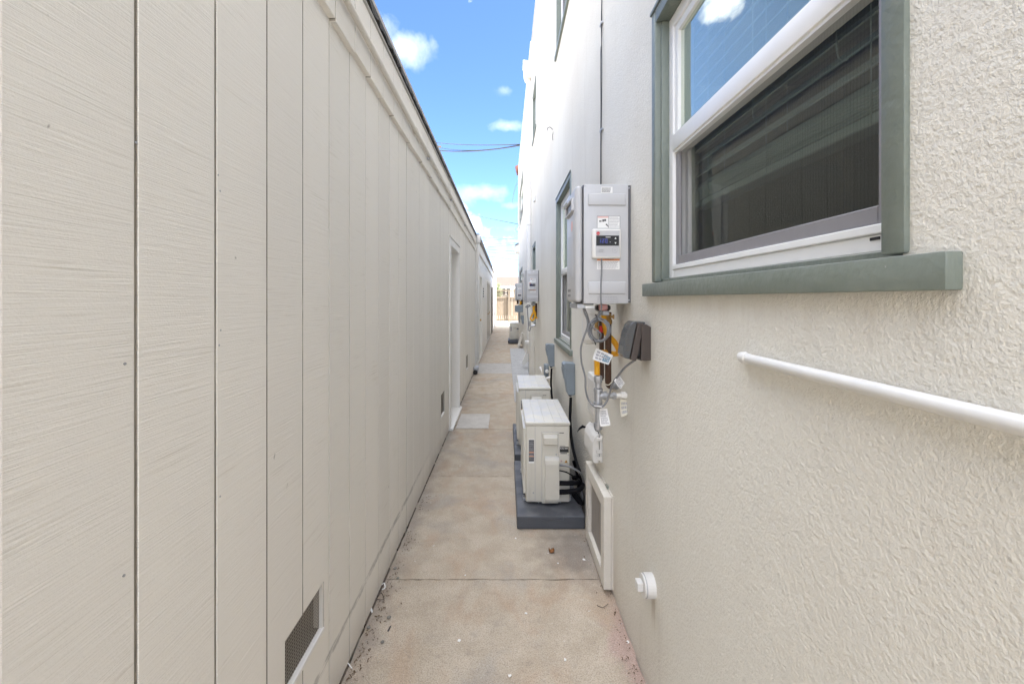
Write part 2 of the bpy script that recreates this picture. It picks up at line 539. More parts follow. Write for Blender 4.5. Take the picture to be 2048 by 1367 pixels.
# ------------------------------------------------------------------ mesh building
def P(px, py, Y):
    """photo pixel at a known distance -> point in the place"""
    return Vector(((px - 1011.0) * Y / 850.0, Y, EYE + (598.0 - py) * Y / 850.0))


ORIG = {}


def origin_of(o):
    v = Vector((0, 0, 0))
    while o is not None:
        v += o.location
        o = o.parent
    return v


class MB:
    def __init__(self):
        self.v, self.f, self.sm = [], [], []

    def add(self, vs, fs, smooth=False):
        b = len(self.v)
        self.v += [tuple(p) for p in vs]
        self.f += [tuple(i + b for i in f) for f in fs]
        self.sm += [smooth] * len(fs)
        return self

    def box(self, x0, x1, y0, y1, z0, z1, bev=0.0, seg=1, m=None):
        bm = bmesh.new()
        vs = [bm.verts.new((x, y, z)) for x in (x0, x1) for y in (y0, y1) for z in (z0, z1)]
        for f in ((0, 1, 3, 2), (4, 6, 7, 5), (0, 4, 5, 1), (2, 3, 7, 6), (0, 2, 6, 4), (1, 5, 7, 3)):
            bm.faces.new([vs[i] for i in f])
        if bev > 0:
            bev = min(bev, .49 * min(abs(x1 - x0), abs(y1 - y0), abs(z1 - z0)))
            bmesh.ops.bevel(bm, geom=list(bm.edges), offset=bev, segments=seg, profile=.5, affect='EDGES')
        if m is not None:
            bmesh.ops.transform(bm, matrix=m, verts=bm.verts)
        bm.verts.index_update()
        self.add([v.co for v in bm.verts], [[v.index for v in f.verts] for f in bm.faces], bev > 0 and seg > 1)
        bm.free()
        return self

    def tube(self, pts, r, n=10, caps=True, smooth_path=0, rib=0.0, rib_n=1):
        pts = [Vector(p) for p in pts]
        if smooth_path > 1 and len(pts) > 2:
            out = []
            for i in range(len(pts) - 1):
                p0 = pts[max(i - 1, 0)]
                p1, p2 = pts[i], pts[i + 1]
                p3 = pts[min(i + 2, len(pts) - 1)]
                for k in range(smooth_path):
                    u = k / smooth_path
                    out.append(.5 * ((2 * p1) + (p2 - p0) * u + (2 * p0 - 5 * p1 + 4 * p2 - p3) * u * u + (3 * p1 - p0 - 3 * p2 + p3) * u ** 3))
            out.append(pts[-1])
            pts = out
        ts = []
        for i in range(len(pts)):
            a, b = pts[max(i - 1, 0)], pts[min(i + 1, len(pts) - 1)]
            d = (b - a)
            ts.append(d.normalized() if d.length > 1e-9 else Vector((0, 0, 1)))
        t0 = ts[0]
        up = Vector((0, 0, 1)) if abs(t0.z) < .9 else Vector((0, 1, 0))
        nrm = (up - t0 * up.dot(t0)).normalized()
        vs, fs = [], []
        for i, p in enumerate(pts):
            t = ts[i]
            nrm = (nrm - t * nrm.dot(t))
            nrm = nrm.normalized() if nrm.length > 1e-6 else t.orthogonal().normalized()
            bi = t.cross(nrm)
            rr = r[i] if isinstance(r, (list, tuple)) else r
            if rib:
                rr = rr * (1 + rib * (1 if (i // rib_n) % 2 == 0 else -1))
            for k in range(n):
                a = 2 * math.pi * k / n
                vs.append(p + (nrm * math.cos(a) + bi * math.sin(a)) * rr)
        for i in range(len(pts) - 1):
            for k in range(n):
                k2 = (k + 1) % n
                fs.append((i * n + k, i * n + k2, (i + 1) * n + k2, (i + 1) * n + k))
        self.add(vs, fs, True)
        if caps:
            self.add(vs[:n], [tuple(reversed(range(n)))])
            self.add(vs[-n:], [tuple(range(n))])
        return self

    def cyl(self, a, b, r, n=20, r2=None):
        return self.tube([a, b], [r, r if r2 is None else r2], n)

    def lathe(self, a, axis, prof, n=24):
        """prof: list of (distance along axis, radius)"""
        ax = Vector(axis).normalized()
        pts = [Vector(a) + ax * d for d, _ in prof]
        o = ax.orthogonal().normalized()
        b = ax.cross(o)
        vs, fs = [], []
        for p, (_, r) in zip(pts, prof):
            for k in range(n):
                t = 2 * math.pi * k / n
                vs.append(p + (o * math.cos(t) + b * math.sin(t)) * r)
        for i in range(len(prof) - 1):
            for k in range(n):
                k2 = (k + 1) % n
                fs.append((i * n + k, i * n + k2, (i + 1) * n + k2, (i + 1) * n + k))
        self.add(vs, fs, False)
        self.add(vs[:n], [tuple(reversed(range(n)))])
        self.add(vs[-n:], [tuple(range(n))])
        return self

    def prism(self, poly, vec, bev=0.0):
        """closed polygon (3D points) pushed along vec"""
        vec = Vector(vec)
        n = len(poly)
        bm = bmesh.new()
        a = [bm.verts.new(Vector(p)) for p in poly]
        b = [bm.verts.new(Vector(p) + vec) for p in poly]
        bm.faces.new(a)
        bm.faces.new(list(reversed(b)))
        for i in range(n):
            j = (i + 1) % n
            bm.faces.new((a[j], a[i], b[i], b[j]))
        bmesh.ops.recalc_face_normals(bm, faces=bm.faces)
        if bev > 0:
            bmesh.ops.bevel(bm, geom=list(bm.edges), offset=bev, segments=2, profile=.5, affect='EDGES')
        bm.verts.index_update()
        self.add([v.co for v in bm.verts], [[v.index for v in f.verts] for f in bm.faces])
        bm.free()
        return self

    def sheet(self, pts):
        return self.add(pts, [tuple(range(len(pts)))])

    def slab_yz(self, xf, xb, ys, zs, holes):
        """wall whose front is the plane x=xf and back x=xb, cut by the (y0,y1,z0,z1) holes; no inner faces"""
        ys = sorted(set(ys + [h[0] for h in holes] + [h[1] for h in holes]))
        zs = sorted(set(zs + [h[2] for h in holes] + [h[3] for h in holes]))
        ylo, yhi, zlo, zhi = ys[0], ys[-1], zs[0], zs[-1]
        ny, nz = len(ys) - 1, len(zs) - 1

        def solid(i, j):
            if i < 0 or j < 0 or i >= ny or j >= nz:
                return False
            cy, cz = (ys[i] + ys[i + 1]) / 2, (zs[j] + zs[j + 1]) / 2
            return not any(h[0] < cy < h[1] and h[2] < cz < h[3] for h in holes)
        vi = {}
        vs, fs = [], []

        def vid(i, j, k):
            key = (i, j, k)
            if key not in vi:
                vi[key] = len(vs)
                vs.append(((xf, xb)[k], ys[i], zs[j]))
            return vi[key]
        flip = xf > xb
        for i in range(ny):
            for j in range(nz):
                if not solid(i, j):
                    continue
                q = [vid(i, j, 0), vid(i, j + 1, 0), vid(i + 1, j + 1, 0), vid(i + 1, j, 0)]
                fs.append(q if not flip else q[::-1])
                q = [vid(i, j, 1), vid(i + 1, j, 1), vid(i + 1, j + 1, 1), vid(i, j + 1, 1)]
                fs.append(q if not flip else q[::-1])
                for (di, dj, e) in ((-1, 0, ((i, j), (i, j + 1))), (1, 0, ((i + 1, j + 1), (i + 1, j))), (0, -1, ((i + 1, j), (i, j))), (0, 1, ((i, j + 1), (i + 1, j + 1)))):
                    if not solid(i + di, j + dj):
                        (a, b), (c, d) = e
                        q = [vid(a, b, 0), vid(a, b, 1), vid(c, d, 1), vid(c, d, 0)]
                        fs.append(q if not flip else q[::-1])
        return self.add(vs, fs)

    def build(self, name, mat, parent=None, sharp=35.0):
        me = bpy.data.meshes.new(name)
        off = origin_of(parent) if parent is not None else Vector((0, 0, 0))
        me.from_pydata([tuple(Vector(v) - off) for v in self.v], [], self.f)
        me.update()
        for p, s in zip(me.polygons, self.sm):
            p.use_smooth = s
        if any(self.sm):
            me.set_sharp_from_angle(angle=rad(sharp))
        me.materials.append(M[mat] if isinstance(mat, str) else mat)
        o = bpy.data.objects.new(name, me)
        C.objects.link(o)
        if parent is not None:
            o.parent = parent
        return o


def tag(o, label, cat, group=None, kind=None):
    o['label'] = label
    o['category'] = cat
    if group:
        o['group'] = group
    if kind:
        o['kind'] = kind
    return o


def thing(name, label, cat, loc=(0, 0, 0), group=None):
    o = bpy.data.objects.new(name, None)
    o.empty_display_size = .1
    C.objects.link(o)
    o.location = loc
    return tag(o, label, cat, group)


def structure(o):
    o['kind'] = 'structure'
    return o


def dup(root, delta, label):
    """copy a thing with its parts and sub-parts, moved by delta"""
    def cp(o, parent):
        c = o.copy()
        C.objects.link(c)
        c.parent = parent
        for ch in o.children:
            cp(ch, c)
        return c
    r = cp(root, None)
    r.location = Vector(root.location) + Vector(delta)
    r['label'] = label
    return r


def text_mesh(s, size, loc, mat, parent, name='lettering', depth=0.0, align='LEFT', m=None):
    """flat lettering facing -Y (default) as a real mesh"""
    cu = bpy.data.curves.new(name, 'FONT')
    cu.body = s
    cu.size = size
    cu.align_x = align
    cu.resolution_u = 2
    cu.extrude = depth
    ob = bpy.data.objects.new(name, cu)
    C.objects.link(ob)
    bpy.context.view_layer.update()
    dg = bpy.context.evaluated_depsgraph_get()
    me = bpy.data.meshes.new_from_object(ob.evaluated_get(dg))
    bpy.data.objects.remove(ob)
    bpy.data.curves.remove(cu)
    rot = Matrix.Rotation(rad(90), 4, 'X') if m is None else m
    me.transform(Matrix.Translation(Vector(loc) - origin_of(parent)) @ rot)
    me.materials.clear()
    me.materials.append(M[mat])
    o = bpy.data.objects.new(name, me)
    C.objects.link(o)
    o.parent = parent
    return o


def print_lines(mb, x0, x1, z0, z1, n, y, rr, fill=.45):
    """lines of small print on a sheet facing -Y, in words of uneven length"""
    h = (z1 - z0) / n
    for i in range(n):
        zc = z1 - (i + .5) * h
        x = x0
        end = x1 - (x1 - x0) * rr.uniform(0, .18)
        while x < end:
            w = rr.uniform(.05, .13) * (x1 - x0)
            xe = min(x + w, end)
            mb.sheet([(x, y, zc - h * fill / 2), (xe, y, zc - h * fill / 2), (xe, y, zc + h * fill / 2), (x, y, zc + h * fill / 2)])
            x = xe + .018 * (x1 - x0)
    return mb


WR, WL = 0.55, -0.645          # faces of the two walls


# ------------------------------------------------------------------ ground and path
g = MB().sheet([(-400, -400, -.03), (400, -400, -.03), (400, 900, -.03), (-400, 900, -.03)]).build('ground', 'far_ground')
structure(g)
path = bpy.data.objects.new('path', None)
C.objects.link(path)
structure(path)


def slab(x0, x1, y0, y1, z, mat, name='concrete_slab', zb=-.028, jit=.0035):
    rr = random.Random(int((y0 + 50) * 100 + x0 * 10))
    pts = []

    def edge(ax, ay, bx, by):
        n = max(2, int(math.hypot(bx - ax, by - ay) / .035))
        for i in range(n):
            u = i / n
            j = rr.uniform(-jit, jit) if i else 0
            jx, jy = (0, j) if abs(bx - ax) > abs(by - ay) else (j, 0)
            pts.append((ax + (bx - ax) * u + jx, ay + (by - ay) * u + jy, z))
    edge(x0, y0, x1, y0)
    edge(x1, y0, x1, y1)
    edge(x1, y1, x0, y1)
    edge(x0, y1, x0, y0)
    return MB().prism(pts, (0, 0, zb - z)).build(name, mat, path)


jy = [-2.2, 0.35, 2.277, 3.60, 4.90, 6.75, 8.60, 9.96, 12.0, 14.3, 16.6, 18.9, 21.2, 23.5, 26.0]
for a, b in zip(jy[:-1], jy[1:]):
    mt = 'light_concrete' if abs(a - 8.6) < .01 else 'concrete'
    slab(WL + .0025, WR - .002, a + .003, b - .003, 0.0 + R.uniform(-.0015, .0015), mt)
slab(-.575, -.20, 4.93, 5.54, .006, 'light_concrete', 'concrete_patch', .0)
slab(.135, WR - .006, 6.19, 12.9, .012, 'grey_concrete', 'concrete_strip', .0, .004)
MB().sheet([(WL, -2.2, -.02), (WR, -2.2, -.02), (WR, 26, -.02), (WL, 26, -.02)]).build('joint_bed', 'dark_gap', path)

# ------------------------------------------------------------------ left building (garage)
GZ, GZ2 = 2.52, 2.80
gar = thing('garage_building', 'long low cream garage clad in vertical grooved boards, on the left of the path', 'garage', (WL, 4, 0))
VENTS = [(1.243, 1.51, .325, .50), (4.25, 4.49, .30, .54), (6.98, 7.28, .32, .56)]
DOOR = (4.93, 5.80, 0.04, 2.13)
holes = [(a, b, c, d) for a, b, c, d in VENTS] + [(DOOR[0], DOOR[1], -.1, DOOR[3])]
PITCH, Y00 = .2028, .541
T = .018
GE = 8.98
k = -15
full_mesh = {}
while True:
    y0 = Y00 + k * PITCH
    y1 = y0 + PITCH
    if y0 >= GE - .02:
        break
    y1 = min(y1, GE)
    gw = .0085 if k in (-1, 0, 1) else .0065
    gl = .008 if k in (0, 1, 2) else .003
    ya, yb = y0 + .0025, y1 - gw * .5
    hs = [h for h in holes if h[0] < yb and h[1] > ya]
    key = None if hs else (round(yb - ya, 4))
    if key is not None and key in full_mesh:
        o = full_mesh[key].copy()
        C.objects.link(o)
        o.location = (0, y0 - full_mesh[key]['y0'], 0)
        o.location.x += R.uniform(-.0008, .0008)
    else:
        hh = [(max(h[0], ya), min(h[1], yb), max(h[2], .0), h[3]) for h in hs]
        mb = MB()
        if hs:
            mb.slab_yz(WL, WL - T, [ya, yb], [.012, GZ + .06], [h if h[2] > .05 else (h[0], h[1], .0, h[3]) for h in hh])
        else:
            mb.box(WL - T, WL, ya, yb, .012, GZ + .06, .0011, 1)
        o = mb.build('siding_board', 'siding', gar)
        if key is not None:
            o['y0'] = y0
            full_mesh[key] = o
    # board of the upper band, lapping over the lower one
    zb = GZ + R.uniform(-.004, .004)
    MB().box(WL - .004, WL + .024, ya + R.uniform(0, .001), yb, zb, GZ2, .002, 1).build('fascia_board', 'siding', gar)
    k += 1
for o in list(full_mesh.values()):
    del o['y0']
for o in gar.children:
    if 'y0' in o:
        del o['y0']
YB = Y00 - 15 * PITCH
sh_ = MB().slab_yz(WL - .0065, WL - .010, [YB, GE], [.012, GZ + .05], [(h[0] - .002, h[1] + .002, h[2] - .002, h[3] + .002) if h[2] > 0 else (h[0] - .002, h[1] + .002, -.1, h[3]) for h in holes])
sh_.build('groove_backing', 'groove_paint', gar)
body = MB()
body.slab_yz(WL - T - .001, WL - .16, [YB, GE], [-.02, GZ2 + .0], [(h[0] - .0, h[1] + .0, h[2], h[3]) if h[2] > 0 else (h[0], h[1], -.1, h[3]) for h in holes])
body.box(-7.0, -6.85, YB, GE, -.02, GZ2)
body.box(-6.85, WL - .17, YB, YB + .1, -.02, GZ2)
body.box(-6.85, WL - .17, GE - .1, GE - .001, -.02, GZ2)
body.build('wall', 'groove_dark', gar)
MB().box(-7.05, WL + .012, YB - .05, GE + .02, GZ2 + .012, 2.858).build('roof', 'roof_gravel', gar)
# layered roof edge: drip strip, torn felt, metal cap
MB().box(WL - .02, WL + .034, YB, GE + .01, GZ2 + .002, GZ2 + .011, .002).build('drip_strip', 'roof_edge', gar)


def felt():
    mb = MB()
    rr = random.Random(3)
    y = YB
    top, bot = [], []
    while y < GE + .02:
        lo = 2.822 + rr.uniform(-.007, .010) + (rr.random() < .12) * rr.uniform(-.012, .02)
        top.append((WL + .030, y, 2.872))
        bot.append((WL + .030 + rr.uniform(.004, .016), y, lo))
        y += rr.uniform(.012, .05)
    vs, fs = [], []
    for a, b in zip(top, bot):
        vs += [a, b, (WL + .010, b[1], b[2] + .004), (WL + .010, a[1], a[2])]
    n = len(top)
    for i in range(n - 1):
        q = i * 4
        fs += [(q, q + 1, q + 5, q + 4), (q + 1, q + 2, q + 6, q + 5), (q + 3, q, q + 4, q + 7)]
    mb.add(vs, fs)
    return mb


felt().build('roofing_felt', 'roof_felt', gar)
cap = MB()
y = YB
while y < GE:
    ye = min(y + 3.05, GE + .03)
    z = 2.872 + R.uniform(-.002, .002)
    cap.box(WL - .08, WL + .030, y, ye - .004, z, z + .026, .003)
    y = ye
cap.build('metal_cap', 'roof_edge', gar)
# foundation vents
for i, (a, b, c, d) in enumerate(VENTS):
    v = MB()
    v.box(WL - .0155, WL + .003, a + .002, b - .002, c + .001, c + .014)
    fr = v.build('foundation_vent', 'white_paint', gar)
    if i == 0:
        MB().box(WL - .034, WL - .0015, b - .007, b - .0012, c + .0145, d - .001).build('jamb', 'off_white', fr)
    MB().sheet([(WL - .014, a, c + .014), (WL - .014, b - .008, c + .014), (WL - .014, b - .008, d), (WL - .014, a, d)]).build('wire_screen', 'vent_mesh', fr)
    MB().sheet([(WL - .22, a - .1, c - .1), (WL - .22, b + .1, c - .1), (WL - .22, b + .1, d + .1), (WL - .22, a - .1, d + .1)]).build('dark_back', 'dark_gap', fr)
# conduit under the fascia
cz = 2.632
cpts = [(WL + .042, yy, cz + .004 * math.sin(yy * 1.7)) for yy in [YB + i * .25 for i in range(50)] if yy < GE - .1]
cd = MB().tube(cpts, .0135, 10).build('conduit', 'off_white', gar)
cc = MB()
for yy in (.4, 2.83, 5.9, 8.2):
    cc.cyl((WL + .042, yy, cz + .004 * math.sin(yy * 1.7)), (WL + .042, yy + .05, cz + .004 * math.sin(yy * 1.7)), .0175, 12)
cc.build('coupling', 'off_white', cd)
ck = MB()
for yy in (3.35, 4.75, 6.4):
    ck.box(WL + .025, WL + .05, yy, yy + .02, cz - .03, cz - .012, .002)
ck.build('pipe_strap', 'galvanised', cd)
# recessed side door
dr = MB().box(WL - .115, WL - .085, DOOR[0] + .005, DOOR[1] - .005, .055, DOOR[3] - .02, .002).build('door', 'white_paint', gar)
MB().box(WL - .085, WL - .078, DOOR[0] + .14, DOOR[1] - .14, .25, .95, .004).build('door_panel', 'white_paint', dr)
MB().box(WL - .085, WL - .078, DOOR[0] + .14, DOOR[1] - .14, 1.12, 1.95, .004).build('door_panel', 'white_paint', dr)
MB().lathe((WL - .085, DOOR[0] + .07, 1.0), (1, 0, 0), [(0, .03), (.008, .03), (.01, .012), (.03, .012), (.035, .026), (.05, .024), (.056, .01)]).build('door_knob', 'brass', dr)
df = MB()
df.box(WL - .12, WL + .016, DOOR[1] - .004, DOOR[1] + .085, .02, DOOR[3] + .08, .003)
df.box(WL - .12, WL + .016, DOOR[0] - .085, DOOR[0] + .004, .02, DOOR[3] + .08, .003)
df.box(WL - .12, WL + .014, DOOR[0] + .005, DOOR[1] - .005, DOOR[3] - .005, DOOR[3] + .078, .003)
df.box(WL - .10, WL + .024, DOOR[1] - .01, DOOR[1] + .022, .03, DOOR[3] + .02, .004)
df.box(WL - .10, WL + .024, DOOR[0] - .09, DOOR[1] + .09, DOOR[3] + .083, DOOR[3] + .105, .004)
df.build('door_frame', 'white_paint', gar)
MB().prism([(WL - .12, DOOR[0] - .08, .0), (WL + .045, DOOR[0] - .08, .0), (WL + .045, DOOR[0] - .08, .018), (WL - .12, DOOR[0] - .08, .05)], (0, DOOR[1] - DOOR[0] + .16, 0)).build('threshold', 'white_paint', gar)
# dark crack of soil along the foot of the boards
ds = MB()
y = .2
while y < GE:
    l = R.uniform(.05, .3)
    if not (DOOR[0] - .2 < y + l and y < DOOR[1] + .12):
        ds.box(WL - .02, WL + R.uniform(.001, .005), y, y + l, -.01, R.uniform(.002, .010))
    y += l + R.uniform(0, .25)
ds.build('soil_line', 'soil', gar)['kind'] = 'stuff'
# nail heads and small damage on the near boards
nails = MB()
for (px, py) in ((250, 727), (248, 1150), (440, 382), (436, 350), (441, 660), (438, 690), (440, 992), (272, 285)):
    Yn = WL * 850 / (px - 1011)
    p = P(px, py, Yn)
    nails.cyl((WL - .001, p.y, p.z), (WL + .0008, p.y, p.z), .0024, 8)
nails.build('nail_head', 'galvanised', gar)

# ------------------------------------------------------------------ second, farther garage
g2 = thing('garage_annex', 'second low white garage farther down the left side, with doors and a white corner post', 'garage', (WL, 16, 0))
A0, A1, AZ = 9.62, 23.4, 2.86
X2 = WL + .012
doors2 = [(10.15, 11.2, .03, 2.06), (14.6, 15.7, .03, 2.06), (16.0, 16.9, .03, 2.06)]
w = MB().slab_yz(X2, X2 - .15, [A0, A1 + 1.2], [-.02, AZ], doors2)
w.box(-7, -6.85, A0, A1 + 1.2, -.02, AZ)
w.box(-6.85, X2 - .15, A0, A0 + .12, -.02, AZ)
w.box(-6.85, X2 - .15, A1 + 1.08, A1 + 1.2, -.02, AZ)
w.build('wall', 'white_paint', g2)
MB().box(-7.05, X2 + .03, A0 - .02, A1 + 1.22, AZ + .002, AZ + .12, .004).build('roof', 'roof_gravel', g2)
MB().box(X2 + .0305, X2 + .045, A0 - .02, A1 + 1.22, AZ + .07, AZ + .125).build('roof_edge', 'roof_edge', g2)
MB().box(X2 + .001, X2 + .03, A0, A1 + 1.2, 2.555, 2.60, .003).build('band_trim', 'off_white', g2)
MB().box(X2 - .1, X2 + .11, A1 + .1, A1 + .35, 0, AZ, .004).build('corner_post', 'white_paint', g2)
for i, (a, b, c, d) in enumerate(doors2):
    dd = MB().box(X2 - .08, X2 - .03, a + .01, b - .01, c + .01, d - .01).build('door', 'white_paint' if i == 0 else 'door_tan', g2)
    MB().lathe((X2 - .03, a + .08, 1.0), (1, 0, 0), [(0, .03), (.01, .03), (.012, .012), (.05, .012), (.055, .028), (.08, .022)], 12).build('door_knob', 'brass', dd)
    fr = MB()
    fr.box(X2 - .1, X2 + .018, a - .06, a + .004, .02, d + .06)
    fr.box(X2 - .1, X2 + .018, b - .004, b + .06, .02, d + .06)
    fr.box(X2 - .1, X2 + .016, a + .005, b - .005, d - .006, d + .058)
    fr.build('door_frame', 'off_white' if i else 'white_paint', g2)
# door leaf standing ajar, end on to the path
gd = MB().box(X2 + .02, X2 + .055, 18.6, 19.7, .06, 2.02).build('screen_door', 'door_tan', g2)
pp = MB()
for z0, z1 in ((.15, .75), (.85, 1.25), (1.35, 1.9)):
    pp.box(X2 + .0555, X2 + .066, 18.75, 19.55, z0, z1)
pp.build('door_panel', 'off_white', gd)
ns = MB()
for i in range(4):
    p = P(965.2, 577.5 + i * 5.0, 12.1)
    ns.box(X2 + .001, X2 + .016, 12.02, 12.16, p.z - .022, p.z + .022)
ns.build('house_number', 'ink', g2)
# white corner downspout between the garages
dsx = MB()
dsx.box(X2 - .11, X2 + .02, 9.03, 9.58, .02, 2.72, .006)
dsx.build('corner_boxing', 'white_paint', g2)
dsp = thing('downspout', 'white square downspout in the corner between the two left garages', 'downspout', (WL, 9.1, 0))
MB().box(X2 + .021, X2 + .075, 9.04, 9.10, .20, 2.70, .006, 2).build('pipe', 'white_plastic', dsp)
MB().box(X2 + .0, X2 + .095, 9.02, 9.14, 2.70, 2.86, .008, 2).build('leader_head', 'white_plastic', dsp)
ob = thing('drain_outlet', 'black round drain outlet with a grey collar at the foot of the left corner', 'drain', (WL + .04, 8.5, 0))
MB().lathe((WL + .045, 8.42, .05), (0, 1, 0), [(0, .030), (.001, .046), (.03, .046), (.032, .040), (.2, .040)], 18).build('black_pipe', 'black_plastic', ob)
MB().box(WL + .005, WL + .10, 8.47, 8.68, .06, .145, .012, 2).build('collar', 'galvanised', ob)

# ------------------------------------------------------------------ right building (two storeys, stucco)
RB = thing('stucco_building', 'tall off-white stucco building with green window trim, on the right of the path', 'building', (WR, 8, 0))
RZ = 6.78
# (casing outer y0,y1, frame z0,z1, meeting rail z, kind)
WIN = {
    'near': (.578, 1.578, 1.575, 2.50, 2.02),
    'mid': (3.55, 4.58, 1.095, 2.52, 1.755),
    'far': (7.75, 8.55, 1.095, 2.50, 1.755),
    'up_mid': (3.60, 4.55, 4.14, 5.60, 4.8),
    'up_far': (7.62, 8.48, 4.63, 5.45, 5.0),
    'end_low': (13.8, 16.4, 2.02, 2.50, 2.2),
    'end_up': (13.4, 16.6, 4.3, 5.5, 4.9),
}
CW = .038
rh = [(a + .010, b - .010, c - .02, d + .03) for a, b, c, d, e in WIN.values()]
wl = MB()
wl.slab_yz(WR, WR + .15, [-2.5 + i * .5 for i in range(42)] + [18.5], [-.03, RZ], rh)
wl.box(6.0, 6.15, -2.5, 18.5, -.03, RZ)
wl.box(WR + .151, 6.0, -2.5, -2.35, -.03, RZ)
wl.box(WR + .151, 6.0, 18.35, 18.499, -.03, RZ)
wl.box(2.4, 2.5, -2.34, 18.34, 0, RZ - .02)
wl.box(WR + .151, 2.39, 3.0, 3.1, 0, RZ - .4)
wl.box(WR + .151, 2.39, -2.34, 18.34, 3.0, 3.2)
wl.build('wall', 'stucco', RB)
MB().box(WR + .0, 6.15, -2.5, 18.5, RZ + .001, RZ + .05).build('roof', 'roof_gravel', RB)
pz = MB()
pz.box(WR - .012, WR + .16, -2.5, 9.2, RZ + .051, RZ + .10, .006)
pz.box(WR - .012, WR + .16, 9.204, 18.5, RZ + .051, RZ + .30, .006)
pz.build('parapet_cap', 'stucco', RB)


def window(key, detail=True):
    a, b, c, d, rail = WIN[key]
    fr = MB()
    yi0, yi1 = a + CW, b - CW
    xf, xb = WR + .040, WR + .115
    fw = .042
    fr.box(xf, xb, yi0, yi0 + fw, c, d, .002)
    fr.box(xf, xb, yi1 - fw, yi1, c, d, .002)
    fr.box(xf + .001, xb, yi0 + fw + .0005, yi1 - fw - .0005, c, c + .028, .002)
    fr.box(xf - .004, xb, yi0 + fw + .0005, yi1 - fw - .0005, c + .0285, c + .044, .002)
    fr.box(xf, xb, yi0 + fw + .0005, yi1 - fw - .0005, d - fw, d, .002)
    win = fr.build('window', 'white_vinyl', RB)
    # painted wood casing and sill
    cs = MB()
    zt = d + .045
    cs.box(WR - .008, xf + .03, b - CW + .0005, b, c - .012, zt, .004, 2)
    cs.box(WR - .008, xf + .03, a, a + CW - .0005, c - .012, zt, .004, 2)
    cs.box(WR - .007, xf + .03, a + CW, b - CW, d + .001, zt - .001, .004, 2)
    cs.box(WR + .012, xf + .004, b - CW - .010, b - CW, c - .004, d, .003, 2)
    cs.box(WR - .014, WR - .004, a - .004, b + .004, zt + .0005, zt + .014, .003, 2)
    cs.build('casing', 'trim_green', win)
    sl = MB()
    sl.box(WR - .021, WR + .035, a - .067, b + .070, c - .064, c - .0165, .003, 2)
    sl.box(WR + .018, xf + .02, a + .01, b - .01, c - .016, c - .002, .002)
    sl.build('sill', 'trim_green', win)
    # sashes
    i0, i1 = yi0 + fw + .001, yi1 - fw - .001
    us = MB()
    sw = .026
    us.box(xf + .006, xf + .040, i0, i0 + sw, rail + .056, d - fw - .001, .002)
    us.box(xf + .006, xf + .040, i1 - sw, i1, rail + .056, d - fw - .001, .002)
    us.box(xf + .007, xf + .040, i0 + sw, i1 - sw, d - fw - .028, d - fw - .001, .002)
    us.box(xf - .003, xf + .042, i0 + .001, i1 - .001, rail, rail + .0555, .003, 2)
    us.build('upper_sash', 'white_vinyl', win)
    MB().box(xf + .003, xf + .0415, i0 + .001, i1 - .001, rail - .008, rail - .0005).build('rail_channel', 'white_vinyl', win)
    gl = MB()
    gl.sheet([(xf + .018, i0 + sw, d - fw - .028), (xf + .018, i1 - sw, d - fw - .028), (xf + .018, i1 - sw, rail + .055), (xf + .018, i0 + sw, rail + .055)])
    gl.build('glass', 'glass', win)
    gl = MB()
    gl.sheet([(xf + .056, i0 + .012, rail + .03), (xf + .056, i1 - .012, rail + .03), (xf + .056, i1 - .012, c + .05), (xf + .056, i0 + .012, c + .05)])
    gl.build('glass', 'dim_glass', win)
    ls = MB()
    ls.box(xf + .044, xf + .070, i0, i0 + .022, c + .045, rail + .04, .002)
    ls.box(xf + .044, xf + .070, i1 - .022, i1, c + .045, rail + .04, .002)
    ls.box(xf + .045, xf + .070, i0 + .0225, i1 - .0225, c + .045, c + .075, .002)
    ls.build('lower_sash', 'white_vinyl', win)
    sf = MB()
    q = .026
    x0, x1 = xf + .010, xf + .022
    sf.box(x0, x1, i0, i0 + q, c + .0475, rail - .0085, .002)
    sf.box(x0, x1, i1 - q, i1, c + .0475, rail - .0085, .002)
    sf.box(x0 + .0006, x1, i0 + q, i1 - q, c + .0475, c + .0475 + .029, .002)
    sf.build('screen_frame', 'screen_grey', win)
    MB().sheet([(x1 - .003, i0 + q, c + .076), (x1 - .003, i1 - q, c + .076), (x1 - .003, i1 - q, rail - .0085), (x1 - .003, i0 + q, rail - .0085)]).build('insect_screen', 'insect_mesh', win)
    wp = MB().box(xf - .0005, xf + .003, yi0 + fw + .012, yi0 + fw + .030, c + .019, c + .024)
    wp.build('weep_hole', 'black_plastic', win)
    return win


for kk in WIN:
    window(kk)


